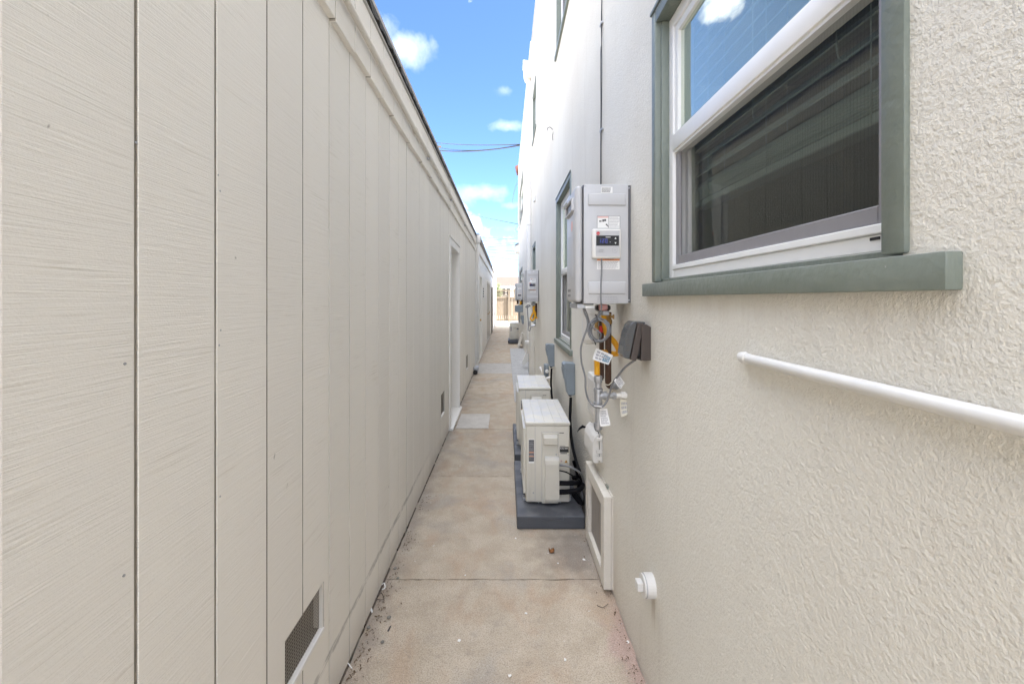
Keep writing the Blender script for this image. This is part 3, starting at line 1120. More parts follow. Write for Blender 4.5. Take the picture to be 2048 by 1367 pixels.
def blind(key, label, bottom):
    a, b, c, d, rail = WIN[key]
    x = WR + .138
    bl = thing('window_blind', label, 'blind', (x, (a + b) / 2, d), 'slatted blinds inside the windows')
    y0, y1 = a + .07, b - .07
    MB().box(x - .03, x + .03, y0, y1, d - .02, d + .03, .003).build('head_rail', 'blind_white', bl)
    z = d - .05
    n = 0
    first = None
    while z > bottom + .07:
        m = Matrix.Translation((x, (y0 + y1) / 2, z)) @ Matrix.Rotation(rad(-45), 4, 'Y')
        if first is None:
            first = MB().box(-.025, .025, -(y1 - y0) / 2, (y1 - y0) / 2, -.002, .002, m=Matrix.Translation((x, (y0 + y1) / 2, z)) @ Matrix.Rotation(rad(-45), 4, 'Y')).build('slat', 'blind_white', bl)
            fz = z
        else:
            o = first.copy()
            C.objects.link(o)
            o.location = (0, 0, z - fz)
        z -= .046
    zz = bottom + .024
    while zz < bottom + .062:
        MB().box(x - .025, x + .025, y0, y1, zz, zz + .0035).build('slat', 'blind_white', bl)
        zz += .0055
    MB().box(x - .026, x + .026, y0, y1, bottom, bottom + .021, .003).build('bottom_rail', 'blind_white', bl)
    cords = MB()
    for u in (.14, .5, .86):
        yy = y0 + (y1 - y0) * u
        cords.cyl((x - .027, yy, bottom), (x - .027, yy, d), .0012, 6)
        cords.cyl((x + .027, yy, bottom), (x + .027, yy, d), .0012, 6)
    for u in (.22, .55):
        yy = y0 + (y1 - y0) * u
        cords.tube([(x - .035, yy, d), (x - .036, yy, bottom + .25), (x - .035, yy - .003, bottom + .16), (x - .03, yy - .02, bottom + .145)], .0018, 6, smooth_path=4)
    cords.build('cord', 'blind_white', bl)
    return bl


blind('near', 'half-lowered slatted blind behind the nearest green-trimmed window', 1.815)
blind('mid', 'slatted blind behind the second window, past the first water heater', 1.70)

# terracotta scupper tile and boxed hood at the far end
MB().prism([P(1030.5, 332, 18.0), P(1041, 328, 18.0), P(1041, 345, 18.0), P(1034, 347, 18.0)], (0, .3, 0)).build('scupper_tile', 'terracotta', RB)
hd = thing('wall_hood', 'small white boxed hood high on the far end of the stucco wall', 'hood', P(1036, 497, 17.9))
MB().box(P(1031, 0, 17.9).x, WR + .02, 17.7, 18.3, P(0, 506, 17.9).z, P(0, 489, 17.9).z, .01).build('hood_box', 'white_paint', hd)
MB().prism([P(1029.5, 489, 17.7), P(1040, 483, 17.7), P(1040, 488, 17.7), P(1030, 491, 17.7)], (0, .7, 0)).build('hood_top', 'disconnect_grey', hd)

# leader head and downspout on the stucco wall
ls_ = thing('wall_downspout', 'white downspout with a box leader head hung near the top of the stucco wall', 'downspout', (WR - .05, 9.2, 0))
lh = MB()
lh.prism([(.385, 9.02, 6.50), (WR - .001, 9.02, 6.50), (WR - .001, 9.02, 6.22), (.43, 9.02, 6.22), (.395, 9.02, 6.32)], (0, .28, 0), .006)
lh.box(.372, WR - .001, 9.0, 9.32, 6.502, 6.56, .008, 2)
lh.build('leader_head', 'white_paint', ls_)
MB().box(.462, WR - .004, 9.12, 9.22, .33, 6.22, .008, 2).build('pipe', 'white_paint', ls_)
MB().prism([(.462, 9.10, .42), (WR - .01, 9.10, .36), (WR - .01, 9.10, .26), (.43, 9.10, .10), (.36, 9.10, .09), (.37, 9.10, .17)], (0, .14, 0), .006).build('elbow', 'white_paint', ls_)
sb = MB()
for z in (1.2, 3.1, 5.0):
    sb.box(.455, WR - .001, 9.105, 9.235, z, z + .03, .003)
sb.build('strap', 'white_paint', ls_)

nb = thing('sky_blocker', 'plain unseen block added west of the garage to shade the upper stucco', 'house', (-10, 8, 0))  # added out of view, cuts western sky light on the upper stucco
MB().box(-18, -9.5, -8, 24, -.03, 7.0).build('wall', 'house_wall', nb)  # body of the added, unseen sky blocker
MB().prism([(-18.5, -8.5, 7.0), (-9.0, -8.5, 7.0), (-13.7, -8.5, 9.0)], (0, 33, 0)).build('roof', 'shingle', nb)  # top of the added, unseen sky blocker

# back wing that shades the far end of the lane
bw = thing('rear_wing', 'set-back stucco wing at the far end of the right building', 'building', (3, 20, 0))
MB().box(1.0, 6.2, 18.51, 22.5, -.03, RZ - .1).build('wall', 'stucco', bw)
MB().box(.98, 6.25, 18.505, 22.52, RZ - .099, RZ - .02).build('roof', 'roof_gravel', bw)

# ------------------------------------------------------------------ water heaters
HX0, HX1, HXF = .341, WR, .306
HY0, HY1, HZ0, HZ1 = 1.86, 2.13, 1.480, 2.003


def make_heater():
    t = thing('water_heater', 'nearest wall-hung grey tankless water heater, beside the large green window', 'water heater', (HX1, HY0, HZ0), 'tankless water heaters on the stucco wall')
    b = MB().box(HX0 + .0015, HX1 - .012, HY0, HY1, HZ0, HZ1, .004, 2).build('case', 'heater_grey', t)
    for za, zb in ((1.909, 1.962), (1.522, 1.577)):
        rib = MB()
        rib.box(.360, .528, HY0 - .006, HY0 + .005, za, zb, .0058, 3)
        rib.build('raised_panel', 'heater_grey', b)
    fc = MB().box(HXF, HX0 - .0015, HY0 + .001, HY1 - .001, HZ0 + .006, HZ1 - .004, .022, 4).build('front_cover', 'heater_grey', t)
    MB().box(HX0 - .002, HX0 + .002, HY0 + .002, HY1 - .003, HZ0 + .004, HZ1 - .004).build('seam', 'heater_seam', t)
    # exhaust slot with its lip
    z0, z1 = 1.905, 1.945
    vt = MB()
    vt.box(HXF - .010, HXF + .004, HY0 + .055, HY1 - .03, z0 - .010, z0, .003)
    vt.box(HXF - .014, HXF + .004, HY0 + .055, HY1 - .03, z1, z1 + .010, .003)
    vt.box(HXF - .012, HXF + .004, HY0 + .043, HY0 + .0545, z0 - .009, z1 + .009, .003)
    vt.box(HXF - .012, HXF + .004, HY1 - .0295, HY1 - .018, z0 - .009, z1 + .009, .003)
    vt.build('exhaust_lip', 'heater_grey', fc)
    MB().box(HXF - .004, HXF + .003, HY0 + .055, HY1 - .03, z0, z1).build('exhaust_slot', 'black_plastic', fc)
    MB().lathe((HXF - .0005, HY0 + .095, 1.835), (-1, 0, 0), [(0, .024), (.001, .024)], 18).build('badge', 'print_pink', fc)
    sq = MB()
    for yy in (HY0 + .145, HY0 + .185):
        for zz in (1.512, 1.535):
            sq.box(HXF - .0006, HXF + .002, yy, yy + .022, zz, zz + .011)
    sq.build('knockout', 'black_plastic', fc)
    MB().box(HXF - .0008, HXF + .001, HY0 + .06, HY0 + .125, 1.60, 1.88).build('cover_crease', 'heater_grey', fc)
    br = MB()
    br.box(HXF + .012, HX0 + .015, HY0 + .03, HY1 - .02, HZ0 - .022, HZ0 - .0005, .002)
    br.build('bracket', 'galvanised', t)
    MB().box(HX1 - .0115, HX1 + .001, HY0 + .006, HY1 - .006, HZ0 + .004, HZ1 - .004).build('gap_shadow', 'heater_seam', t)  # dark box painting the shadow line between heater and wall
    MB().box(HX0 + .004, HX0 + .045, HY0 + .004, HY0 + .02, HZ0 - .005, HZ0 - .0004).build('gasket_slot', 'black_plastic', t)
    # printed labels on the side
    rr = random.Random(5)

    def lab(px0, py0, px1, py1, mat, dy=.0012, name='sticker'):
        p, q = P(px0, py0, HY0), P(px1, py1, HY0)
        return MB().box(p.x, q.x, HY0 - dy, HY0 - .0002, q.z, p.z).build(name, mat, t), p, q
    s1, p, q = lab(1202, 374, 1225, 386, 'paper_white')
    print_lines(MB(), p.x + .003, q.x - .003, q.z + .003, p.z - .003, 4, HY0 - .0016, rr, .5).build('print', 'ink', s1)
    s2, p, q = lab(1194, 432, 1240, 456, 'paper_white')
    w_, h_ = q.x - p.x, p.z - q.z
    print_lines(MB(), p.x + w_ * .53, q.x - .003, q.z + .004, p.z - .003, 7, HY0 - .0016, rr, .4).build('print', 'ink_grey', s2)
    pic = MB()
    yy = HY0 - .0017
    pic.box(p.x + w_ * .1, p.x + w_ * .16, yy, yy + .0004, q.z + h_ * .50, q.z + h_ * .64)
    pic.box(p.x + w_ * .18, p.x + w_ * .2, yy, yy + .0004, q.z + h_ * .50, q.z + h_ * .66)
    pic.box(p.x + w_ * .23, p.x + w_ * .30, yy, yy + .0004, q.z + h_ * .52, q.z + h_ * .72)
    pic.box(p.x + w_ * .31, p.x + w_ * .39, yy, yy + .0004, q.z + h_ * .56, q.z + h_ * .74)
    pic.prism([(p.x + w_ * .36, yy, q.z + h_ * .3), (p.x + w_ * .42, yy, q.z + h_ * .36), (p.x + w_ * .50, yy, q.z + h_ * .14), (p.x + w_ * .49, yy, q.z + h_ * .08)], (0, .0004, 0))
    pic.box(p.x, p.x + .0012, yy, yy + .0004, q.z, p.z)
    pic.box(q.x - .0012, q.x, yy, yy + .0004, q.z, p.z)
    pic.box(p.x + w_ * .495, p.x + w_ * .507, yy, yy + .0004, q.z, p.z)
    pic.box(p.x + .0012, q.x - .0012, yy, yy + .0004, p.z - .0012, p.z)
    pic.build('pictogram', 'ink', s2)
    MB().box(p.x + .002, p.x + w_ * .49, yy, yy + .0004, p.z - h_ * .16, p.z - h_ * .03).build('heading', 'print_pink', s2)
    s3, p, q = lab(1194, 515, 1239, 538.5, 'paper_white')
    MB().box(p.x, q.x, HY0 - .0018, HY0 - .0013, p.z - .0135, p.z).build('heading', 'print_orange', s3)
    text_mesh('WARNING', .0085, (p.x + .032, HY0 - .0021, p.z - .0112), 'ink', s3)
    print_lines(MB(), p.x + .003, q.x - .006, q.z + .002, p.z - .016, 7, HY0 - .0016, rr, .4).build('print', 'ink_grey', s3)
    low = MB()
    a, b_ = P(1189, 592, HY0), P(1247, 604.5, HY0)
    print_lines(low, a.x + .012, b_.x - .02, b_.z, a.z, 4, HY0 - .0004, rr, .4)
    low.build('print', 'ink_grey', t)
    sc = MB()
    for (px, py) in ((1170, 372), (1258, 376), (1258, 600), (1170, 603)):
        v = P(px, py, HY0)
        sc.cyl((v.x, HY0 - .0015, v.z), (v.x, HY0 + .002, v.z), .0032, 10)
    sc.build('screw', 'galvanised', t)
    return t


heater = make_heater()
D2 = (0, 6.98 - HY0, -.022)
D3 = (0, 13.36 - HY0, .0)
heater2 = dup(heater, D2, 'second grey tankless water heater down the wall, above the white pipe boxing')
heater3 = dup(heater, D3, 'farthest grey tankless water heater, above the grey junction box')


# ------------------------------------------------------------------ wall controller on each heater
def make_controller():
    p, q = P(1184.0, 457.0, HY0 - .02), P(1242.5, 517.0, HY0 - .02)
    t = thing('thermostat', 'white square controller with a blue display on the nearest water heater', 'controller', ((p.x + q.x) / 2, HY0, q.z), 'controllers on the water heaters')
    yb, yf = HY0 - .0025, HY0 - .021
    W, H = q.x - p.x, p.z - q.z

    def X(u): return p.x + W * u

    def Z(v): return p.z - H * v
    MB().box(p.x, q.x, yf, yb, q.z, p.z, .008, 3).build('housing', 'white_plastic', t)
    MB().box(X(.13), X(.94), yf - .0012, yf + .001, Z(.93), Z(.07), .0006).build('face_plate', 'heater_grey', t)
    MB().box(X(.14), X(.915), yf - .0022, yf - .0010, Z(.575), Z(.235)).build('display', 'black_plastic', t)
    d = t.children[-1]
    yd = yf - .0027
    # seven-segment figures
    SEG = {'1': 'bc', '2': 'abged', '0': 'abcdef'}
    x0, hh, ww = .215, .135, .075
    for i, ch in enumerate('120'):
        mb = MB()
        xa, xb = X(x0 + i * .115), X(x0 + i * .115 + ww)
        zt, zb_ = Z(.345), Z(.345 + hh)
        zm = (zt + zb_) / 2
        tk = .0022
        S = {'a': (xa, xb, zt - tk, zt), 'd': (xa, xb, zb_, zb_ + tk), 'g': (xa, xb, zm - tk / 2, zm + tk / 2),
             'f': (xa, xa + tk, zm, zt), 'e': (xa, xa + tk, zb_, zm), 'b': (xb - tk, xb, zm, zt), 'c': (xb - tk, xb, zb_, zm)}
        for sgm in SEG[ch]:
            x_, x2, za, z2 = S[sgm]
            mb.box(x_, x2, yd, yd + .0006, za, z2)
        mb.build('digit', 'display_blue', d)
    MB().prism([(X(.765), yd, Z(.35)), (X(.83), yd, Z(.35)), (X(.797), yd, Z(.29))], (0, .0006, 0)).build('up_arrow', 'paper_white', d)
    MB().prism([(X(.765), yd, Z(.46)), (X(.797), yd, Z(.52)), (X(.83), yd, Z(.46))], (0, .0006, 0)).build('down_arrow', 'paper_white', d)
    text_mesh('\u00b0F', .0075, (X(.585), yd, Z(.475)), 'paper_white', d)
    bars = MB()
    bars.sheet([(X(.46), yd, Z(.30)), (X(.63), yd, Z(.30)), (X(.63), yd, Z(.28)), (X(.46), yd, Z(.28))])
    bars.build('print', 'paper_white', d)
    yl = yf - .0022
    lg = MB().lathe((X(.205), yl + .0008, Z(.165)), (0, -1, 0), [(0, .0075), (.0012, .0075)], 20).build('logo', 'print_red', t)
    text_mesh('Rheem', .0042, (X(.205), yl - .0008, Z(.18)), 'paper_white', lg, align='CENTER')
    ring = MB()
    n = 28
    cx, cz_, r0, r1 = X(.78), Z(.715), .0112, .0122
    for i in range(n):
        a0, a1 = 2 * math.pi * i / n, 2 * math.pi * (i + 1) / n
        ring.sheet([(cx + r0 * math.cos(a0), yl, cz_ + r0 * math.sin(a0)), (cx + r1 * math.cos(a0), yl, cz_ + r1 * math.sin(a0)), (cx + r1 * math.cos(a1), yl, cz_ + r1 * math.sin(a1)), (cx + r0 * math.cos(a1), yl, cz_ + r0 * math.sin(a1))])
    ring.sheet([(cx - .005, yl, cz_ - .001), (cx + .005, yl, cz_ - .001), (cx + .005, yl, cz_ + .001), (cx - .005, yl, cz_ + .001)])
    ring.build('power_button', 'ink_grey', t)
    bt = MB()
    for v in (.69, .735, .79):
        bt.sheet([(X(.19), yl, Z(v + .008)), (X(.43), yl, Z(v + .008)), (X(.43), yl, Z(v)), (X(.19), yl, Z(v))])
    bt.sheet([(X(.245), yl - .0003, Z(.725)), (X(.39), yl - .0003, Z(.725)), (X(.39), yl - .0003, Z(.70)), (X(.245), yl - .0003, Z(.70))])
    bt.sheet([(X(.22), yl - .0003, Z(.78)), (X(.38), yl - .0003, Z(.78)), (X(.38), yl - .0003, Z(.755)), (X(.22), yl - .0003, Z(.755))])
    bt.build('mode_button', 'ink_grey', t)
    return t


ctl = make_controller()
dup(ctl, D2, 'controller on the second water heater, above the yellow gas hoses')
dup(ctl, (D3[0], D3[1], D3[2] - .13), 'controller on the farthest water heater')

# ------------------------------------------------------------------ cables
t = thing('cable_coil', 'coiled grey control cable tied under the nearest water heater', 'cable', P(1197, 662, 1.88))
rr = random.Random(11)
coil = []
cx, cy = 1198.5, 660.0
pts = [P(1203, 517, HY0 - .012), P(1203.5, 540, HY0 - .008), P(1202, 570, HY0 - .008), P(1202, 600, HY0 - .008), P(1203, 615, HY0 + .002), P(1199, 628, HY0 + .02), P(1194, 634, HY0 + .03)]
turns = 5
for i in range(turns * 14):
    a = rad(100) + 2 * math.pi * i / 14.0
    kx = (21.5 + 2.6 * math.sin(i * .21)) * (1.0 if (i // 14) % 2 else .84)
    ky = (24.5 + 2.0 * math.cos(i * .17)) * (1.0 if (i // 14) % 2 else .88)
    ox = (i // 14) * 1.3 - 3 + rr.uniform(-.4, .4)
    pts.append(P(cx + ox + kx * math.cos(a), cy - ky * math.sin(a), 1.885 + .006 * (i // 14) + rr.uniform(-.002, .002)))
pts += [P(1184, 645, 1.885), P(1186, 654, 1.88), P(1194, 660, 1.88), P(1202, 668, 1.883), P(1199, 678, 1.90)]
MB().tube(pts, .0034, 8, smooth_path=4).build('cable', 'cable_grey', t)
tie = MB()
for (px, py) in ((1193.5, 634), (1189, 683)):
    tie.tube([P(px - 3, py - 5, 1.872), P(px, py, 1.870), P(px + 2, py + 6, 1.872), P(px + 3, py + 5, 1.93), P(px - 2, py - 6, 1.93), P(px - 3, py - 5, 1.872)], .0016, 6)
tie.build('cable_tie', 'black_plastic', t)

t = thing('power_cord', 'thick grey cord looping from the heater down to the brown outlet box', 'cord', P(1166, 700, 1.95))
z2 = lambda x, y, Y: P(1120 + x / 4.409, 590 + y / 4.409, Y)
cordp = [z2(203, 92, 1.93), z2(215, 150, 1.93), z2(243, 225, 1.93), z2(240, 290, 1.93), z2(205, 385, 1.93), z2(184, 480, 1.94), z2(192, 600, 1.95), z2(222, 720, 1.95), z2(226, 830, 1.96), z2(250, 920, 1.965), z2(300, 978, 1.93), z2(345, 988, 1.90), z2(395, 962, 1.89), z2(435, 880, 1.88), z2(463, 780, 1.84), z2(520, 700, 1.78), z2(575, 635, 1.72), z2(645, 582, 1.66), z2(668, 560, 1.65)]
MB().tube(cordp, .0046, 9, smooth_path=6).build('cord', 'cable_grey', t)
MB().tube([z2(215, 110, 1.94), z2(240, 170, 1.95), z2(262, 250, 1.95), z2(275, 320, 1.95)], .003, 8, smooth_path=4).build('thin_cord', 'cable_grey', t)
MB().tube([z2(305, 975, 1.925), z2(345, 980, 1.89), z2(372, 985, 1.90), z2(372, 995, 1.96), z2(310, 990, 1.96), z2(305, 975, 1.925)], .0028, 6, smooth_path=3).build('zip_tie', 'paper_white', t)

# ------------------------------------------------------------------ gas line with yellow connector
t = thing('gas_line', 'galvanised gas pipe with a tee and a yellow corrugated connector under the nearest heater', 'gas pipe', P(1196, 830, 1.95))
yel = [z2(385, 120, 2.0), z2(388, 200, 2.0), z2(398, 280, 2.0), z2(415, 345, 2.02), z2(455, 385, 2.05), z2(490, 430, 2.07), z2(517, 490, 2.08), z2(500, 515, 2.07), z2(455, 515, 2.06), z2(400, 505, 2.02), z2(345, 520, 1.97), z2(327, 570, 1.95), z2(327, 640, 1.95), z2(327, 700, 1.95)]
MB().tube(yel, .0128, 12, smooth_path=16, rib=.05, rib_n=1).build('flexible_connector', 'yellow_coat', t)
gz = MB()
a = z2(333, 0, 1.95)


def zz(y): return z2(333, y, 1.95).z


gx, gy = z2(336, 0, 1.95).x, 1.95
gz.lathe((gx, gy, zz(768)), (0, 0, 1), [(0, .017), (.002, .0185), (.029, .0185), (.031, .016)], 6)
gz.cyl((gx, gy, zz(815)), (gx, gy, zz(766)), .0135, 16)
gz.lathe((gx, gy, zz(962)), (0, 0, 1), [(0, .0205), (.012, .0205), (.013, .0175), (.06, .0175), (.061, .0205), (.0735, .0205)], 18)
gz.cyl((gx, gy, zz(1132)), (gx, gy, zz(955)), .0130, 16)
gz.lathe((gx, gy, zz(1190)), (0, 0, 1), [(0, .010), (.005, .0165), (.022, .0170), (.023, .0195), (.034, .0195)], 18)
gz.build('pipe', 'galvanised', t)
zt = zz(885)
br = MB()
e = z2(500, 885, 1.95)
br.cyl((gx, gy, zt), (gx + .034, gy, zt), .0175, 16)
br.lathe((gx + .028, gy, zt), (1, 0, 0), [(0, .0205), (.010, .0205)], 18)
br.cyl((gx + .038, gy, zt), (e.x - .012, gy, zt), .0130, 16)
br.lathe((e.x - .018, gy, zt), (1, 0, 0), [(0, .0175), (.014, .0175)], 6)
br.build('branch_pipe', 'galvanised', t)
vv = MB()
vv.lathe((e.x - .003, gy, zt), (1, 0, 0), [(0, .0115), (.02, .0115), (.022, .018), (.028, .020), (.042, .018), (.046, .0125), (WR - e.x + .01, .0125)], 16)
vv.box(e.x + .012, e.x + .058, gy - .030, gy - .024, zt - .003, zt + .016, .002)
vv.cyl((e.x + .034, gy - .026, zt), (e.x + .034, gy, zt), .007, 12)
vv.build('valve', 'white_paint', t)


def hang_tag(name, label, poly, Y, mat, lines=6, pm='ink_grey', blue=False, curl=.010):
    """paper tag hanging from a pipe; poly = 4 zoom points: top-left, top-right, bottom-right, bottom-left"""
    c = [z2(x, y, Y) for x, y in poly]
    tt = thing(name, label, 'tag', sum(c, Vector()) / 4)
    vs, fs = [], []
    nu, nv = 4, 8
    for j in range(nv + 1):
        for i in range(nu + 1):
            u, v = i / nu, j / nv
            p = (c[0] * (1 - u) + c[1] * u) * (1 - v) + (c[3] * (1 - u) + c[2] * u) * v
            p.y += curl * math.sin(v * 4.0 + u * 1.3) * (.3 + v)
            vs.append(p)
    for j in range(nv):
        for i in range(nu):
            q = j * (nu + 1) + i
            fs.append((q, q + nu + 1, q + nu + 2, q + 1))
    MB().add(vs, fs, True).build('paper', mat, tt)

    def S(u, v, d=.0012):
        p = (c[0] * (1 - u) + c[1] * u) * (1 - v) + (c[3] * (1 - u) + c[2] * u) * v
        p.y += curl * math.sin(v * 4.0 + u * 1.3) * (.3 + v) - d
        return p
    pr = MB()
    r2 = random.Random(len(label))
    for k in range(lines):
        v = .12 + .78 * (k + .5) / lines
        u = .12
        end = r2.uniform(.7, .9)
        while u < end:
            du = r2.uniform(.08, .2)
            ue = min(u + du, end)
            hv = .26 / lines
            pr.sheet([S(u, v + hv), S(ue, v + hv), S(ue, v - hv), S(u, v - hv)])
            u = ue + .04
    pr.build('print', pm, tt)
    if blue:
        b = MB()
        for uu in range(4):
            for vv_ in range(4):
                u0, v0 = .55 + uu * .10, .28 + vv_ * .15
                b.sheet([S(u0, v0 + .12), S(u0 + .085, v0 + .12), S(u0 + .085, v0), S(u0, v0)])
        b.build('blue_print', 'print_blue', tt)
    return tt


hang_tag('pipe_tag', 'white tag with a blue print wrapped on the yellow connector', [(318, 465), (470, 530), (425, 612), (285, 565)], 1.915, 'paper_white', 3, 'ink_grey', True, .004)
hang_tag('pipe_tag', 'small white tag of small print tied to the grey cord', [(520, 702), (572, 775), (530, 828), (475, 752)], 1.80, 'paper_white', 5, 'ink_grey', False, .003)
hang_tag('pipe_tag', 'cream handwritten tag hanging from the white gas valve', [(532, 918), (608, 925), (612, 1040), (535, 1070)], 1.925, 'paper_cream', 3, 'ink_grey', False, .006)
hang_tag('pipe_tag', 'curled white instruction tag hanging on the lower gas pipe', [(350, 998), (418, 1000), (440, 1140), (352, 1150)], 1.905, 'paper_white', 8, 'ink_grey', False, .010)

# water pipes
t = thing('water_pipe', 'pair of rusty brown water pipes running down under the nearest heater', 'pipe', P(1212, 700, 2.03))
MB().tube([z2(425, 150, 2.03), z2(425, 755, 2.03), z2(428, 785, 2.04), z2(440, 800, 2.07), z2(475, 803, 2.28)], .0155, 12).build('wide_pipe', 'rusty_pipe', t)
MB().tube([z2(366, 200, 2.06), z2(368, 745, 2.06)], .0115, 12).build('narrow_pipe', 'rusty_pipe', t)
fx = MB()
fx.lathe(z2(322, 215, 2.0), (0, 0, -1), [(0, .012), (.012, .012), (.013, .009), (.035, .009), (.036, .013), (.05, .013)], 10)
fx.lathe(z2(440, 190, 2.0), (1, -.4, 0), [(0, .006), (.012, .006), (.013, .011), (.02, .011)], 10)
fx.lathe(z2(430, 160, 2.02), (0, 0, -1), [(0, .012), (.03, .012), (.031, .016), (.05, .016)], 10)
fx.build('brass_fitting', 'brass', t)
MB().lathe(z2(360, 272, 2.01), (0, 0, -1), [(0, .010), (.015, .012), (.03, .009)], 10).build('red_handle', 'print_red', t)
MB().box(z2(345, 0, 1.99).x, z2(415, 0, 1.99).x, 1.97, 2.02, z2(0, 135, 1.99).z, z2(0, 80, 1.99).z, .006).build('pink_tape', 'tape_pink', t)
MB().box(z2(322, 0, 2.0).x, z2(450, 0, 2.0).x, 2.0, 2.05, z2(0, 140, 2.0).z, z2(0, 85, 2.0).z, .008).build('pipe_cover', 'black_plastic', t)
MB().box(z2(365, 0, 1.99).x, z2(425, 0, 1.99).x, 1.965, 2.02, z2(0, 178, 1.99).z, z2(0, 136, 1.99).z, .004).build('valve_body', 'galvanised', t)
MB().tube([z2(385, 735, 2.0), z2(395, 780, 1.995), z2(430, 790, 1.995), z2(455, 765, 2.0)], .0022, 6, smooth_path=4).build('wire_tie', 'paper_cream', t)
t = thing('pipe_stub', 'short grey pipe stub entering the stucco below the rusty pipes', 'pipe', P(1226, 772, 2.1))
MB().lathe(z2(448, 798, 2.05), (1, .15, 0), [(0, .014), (.02, .014), (.021, .018), (.034, .018), (.035, .0135), (.16, .0135)], 14).build('stub', 'galvanised', t)

# white covers on the wall behind the pipes
t = thing('exhaust_cap', 'white round plastic pipe cover on the wall behind the coiled cable', 'pipe cover', (.50, 2.5, 1.3))
MB().lathe((.497, 2.50, 1.235), (0, 0, 1), [(0, .020), (.008, .040), (.03, .047), (.18, .047), (.182, .052), (.215, .052), (.22, .045)], 22).build('cover', 'white_plastic', t)
t = thing('cover_plate', 'flat white ribbed cover plate on the wall behind the gas tee', 'cover', (.53, 2.5, .9))
MB().box(.513, WR + .001, 2.42, 2.66, .80, 1.05, .008, 2).build('plate', 'white_plastic', t)
rb = MB()
for yy in (2.46, 2.50, 2.54, 2.58, 2.62):
    rb.box(.508, .5128, yy, yy + .01, .83, 1.02, .002)
rb.build('rib', 'white_plastic', t)
t = thing('junction_box', 'white weatherproof junction box with clips, just above the leaning crawlspace cover', 'junction box', (.52, 2.6, .6))
poly = [(.549, 2.41, .57), (.549, 2.41, .715), (.53, 2.41, .735), (.508, 2.41, .735), (.488, 2.41, .715), (.476, 2.41, .685), (.474, 2.41, .60), (.482, 2.41, .572)]
MB().prism([(x + .012, y, z) for x, y, z in poly if x < .545][:0] or [(min(x + .018, .531), y, z) for x, y, z in poly], (0, .25, 0), .004).build('cover', 'white_plastic', t)
MB().box(.533, WR + .001, 2.405, 2.67, .575, .725, .003).build('base', 'white_plastic', t)
cl = MB()
for z in (.59, .63, .70):
    cl.box(.515, .545, 2.395, 2.4095, z, z + .018, .002)
cl.build('clip', 'white_plastic', t)
MB().box(.531, .5335, 2.41, 2.66, .58, .72).build('gasket', 'black_plastic', t)
MB().tube([(.50, 2.40, .80), (.505, 2.395, .765), (.52, 2.40, .755), (.53, 2.42, .735), (.535, 2.44, .70)], .0025, 6, smooth_path=4).build('loose_wire', 'black_rubber', t)
t = thing('pipe_clip', 'small loose black strap sticking out of the wall left of the junction box', 'strap', (.5, 2.75, .66))
MB().prism([(.52, 2.75, .675), (.50, 2.75, .685), (.475, 2.75, .665), (.465, 2.75, .64), (.478, 2.75, .655), (.50, 2.75, .668), (.545, 2.75, .665)], (0, .01, 0)).build('strap', 'black_rubber', t)

# ------------------------------------------------------------------ brown outlet box
t = thing('outlet_box', 'brown weatherproof outlet box with its clear bubble cover hanging open', 'outlet box', P(1285, 690, 1.65))
by0, bd = 1.607, .095
MB().prism([z2(722, 262, by0), z2(765, 258, by0), z2(806, 285, by0), z2(806, 575, by0), z2(715, 580, by0)], (0, bd, 0), .002).build('back_box', 'brown_plastic', t)
fy = by0 + .004
MB().prism([z2(735, 250, fy), z2(688, 245, fy), z2(622, 570, fy), z2(672, 582, fy), z2(700, 480, fy)], (0, bd - .006, 0), .002).build('cover_frame', 'brown_plastic', t)
bb = [z2(690, 232, fy), z2(655, 232, fy), z2(622, 262, fy), z2(592, 340, fy), z2(568, 450, fy), z2(556, 530, fy), z2(572, 555, fy), z2(618, 568, fy)]
MB().prism([p + Vector((0, .006, 0)) for p in bb], (0, bd - .018, 0), .004).build('bubble_cover', 'lens_grey', t)
gb = MB()
for i in range(5):
    p, q = z2(628 - i * 3, 300 + i * 46, fy), z2(600 - i * 6, 320 + i * 46, fy)
    gb.box(q.x, p.x, fy + .004, fy + .0055, p.z - .0012, p.z + .0012)
gb.build('cover_rib', 'brown_plastic', t)
MB().box(z2(662, 0, by0).x, z2(760, 0, by0).x, by0 + .01, by0 + .07, z2(0, 258, by0).z, z2(0, 236, by0).z, .003).build('hinge', 'lens_grey', t)
rc = MB()
rc.box(z2(695, 0, by0).x, z2(716, 0, by0).x, by0 + .012, by0 + .08, z2(0, 560, by0).z, z2(0, 300, by0).z, .003)
rc.build('receptacle', 'black_plastic', t)

# ------------------------------------------------------------------ PVC pipe, clean-out cap
t = thing('plastic_pipe', 'long white plastic pipe running level along the stucco below the near window', 'pipe', (WR - .012, .6, 1.369))
MB().tube([(WR + .01, .972, 1.369), (WR - .004, .972, 1.369), (WR - .0105, .970, 1.369), (WR - .0145, .962, 1.369), (WR - .0155, .95, 1.369), (WR - .0155, -.6, 1.3705)], .0112, 18).build('pipe', 'white_plastic', t)
MB().lathe((WR - .0155, .957, 1.369), (0, -1, 0), [(0, .0122), (.02, .0122), (.0205, .0113)], 18).build('coupling', 'white_plastic', t)
t = thing('cleanout_cap', 'white round clean-out plug with a square nut, low on the stucco wall', 'clean-out', (WR, 1.6, .435))
c0 = Vector((WR + .003, 1.585, .434))
MB().lathe(c0, (-1, 0, 0), [(0, .042), (.034, .042), (.035, .0385), (.040, .0385), (.0405, .0405), (.0435, .0405)], 28).build('fitting', 'white_plastic', t)
MB().lathe(c0 + Vector((-.0345, 0, 0)), (-1, 0, 0), [(0, .0408), (.002, .0408)], 28).build('rubber_ring', 'ink_grey', t)
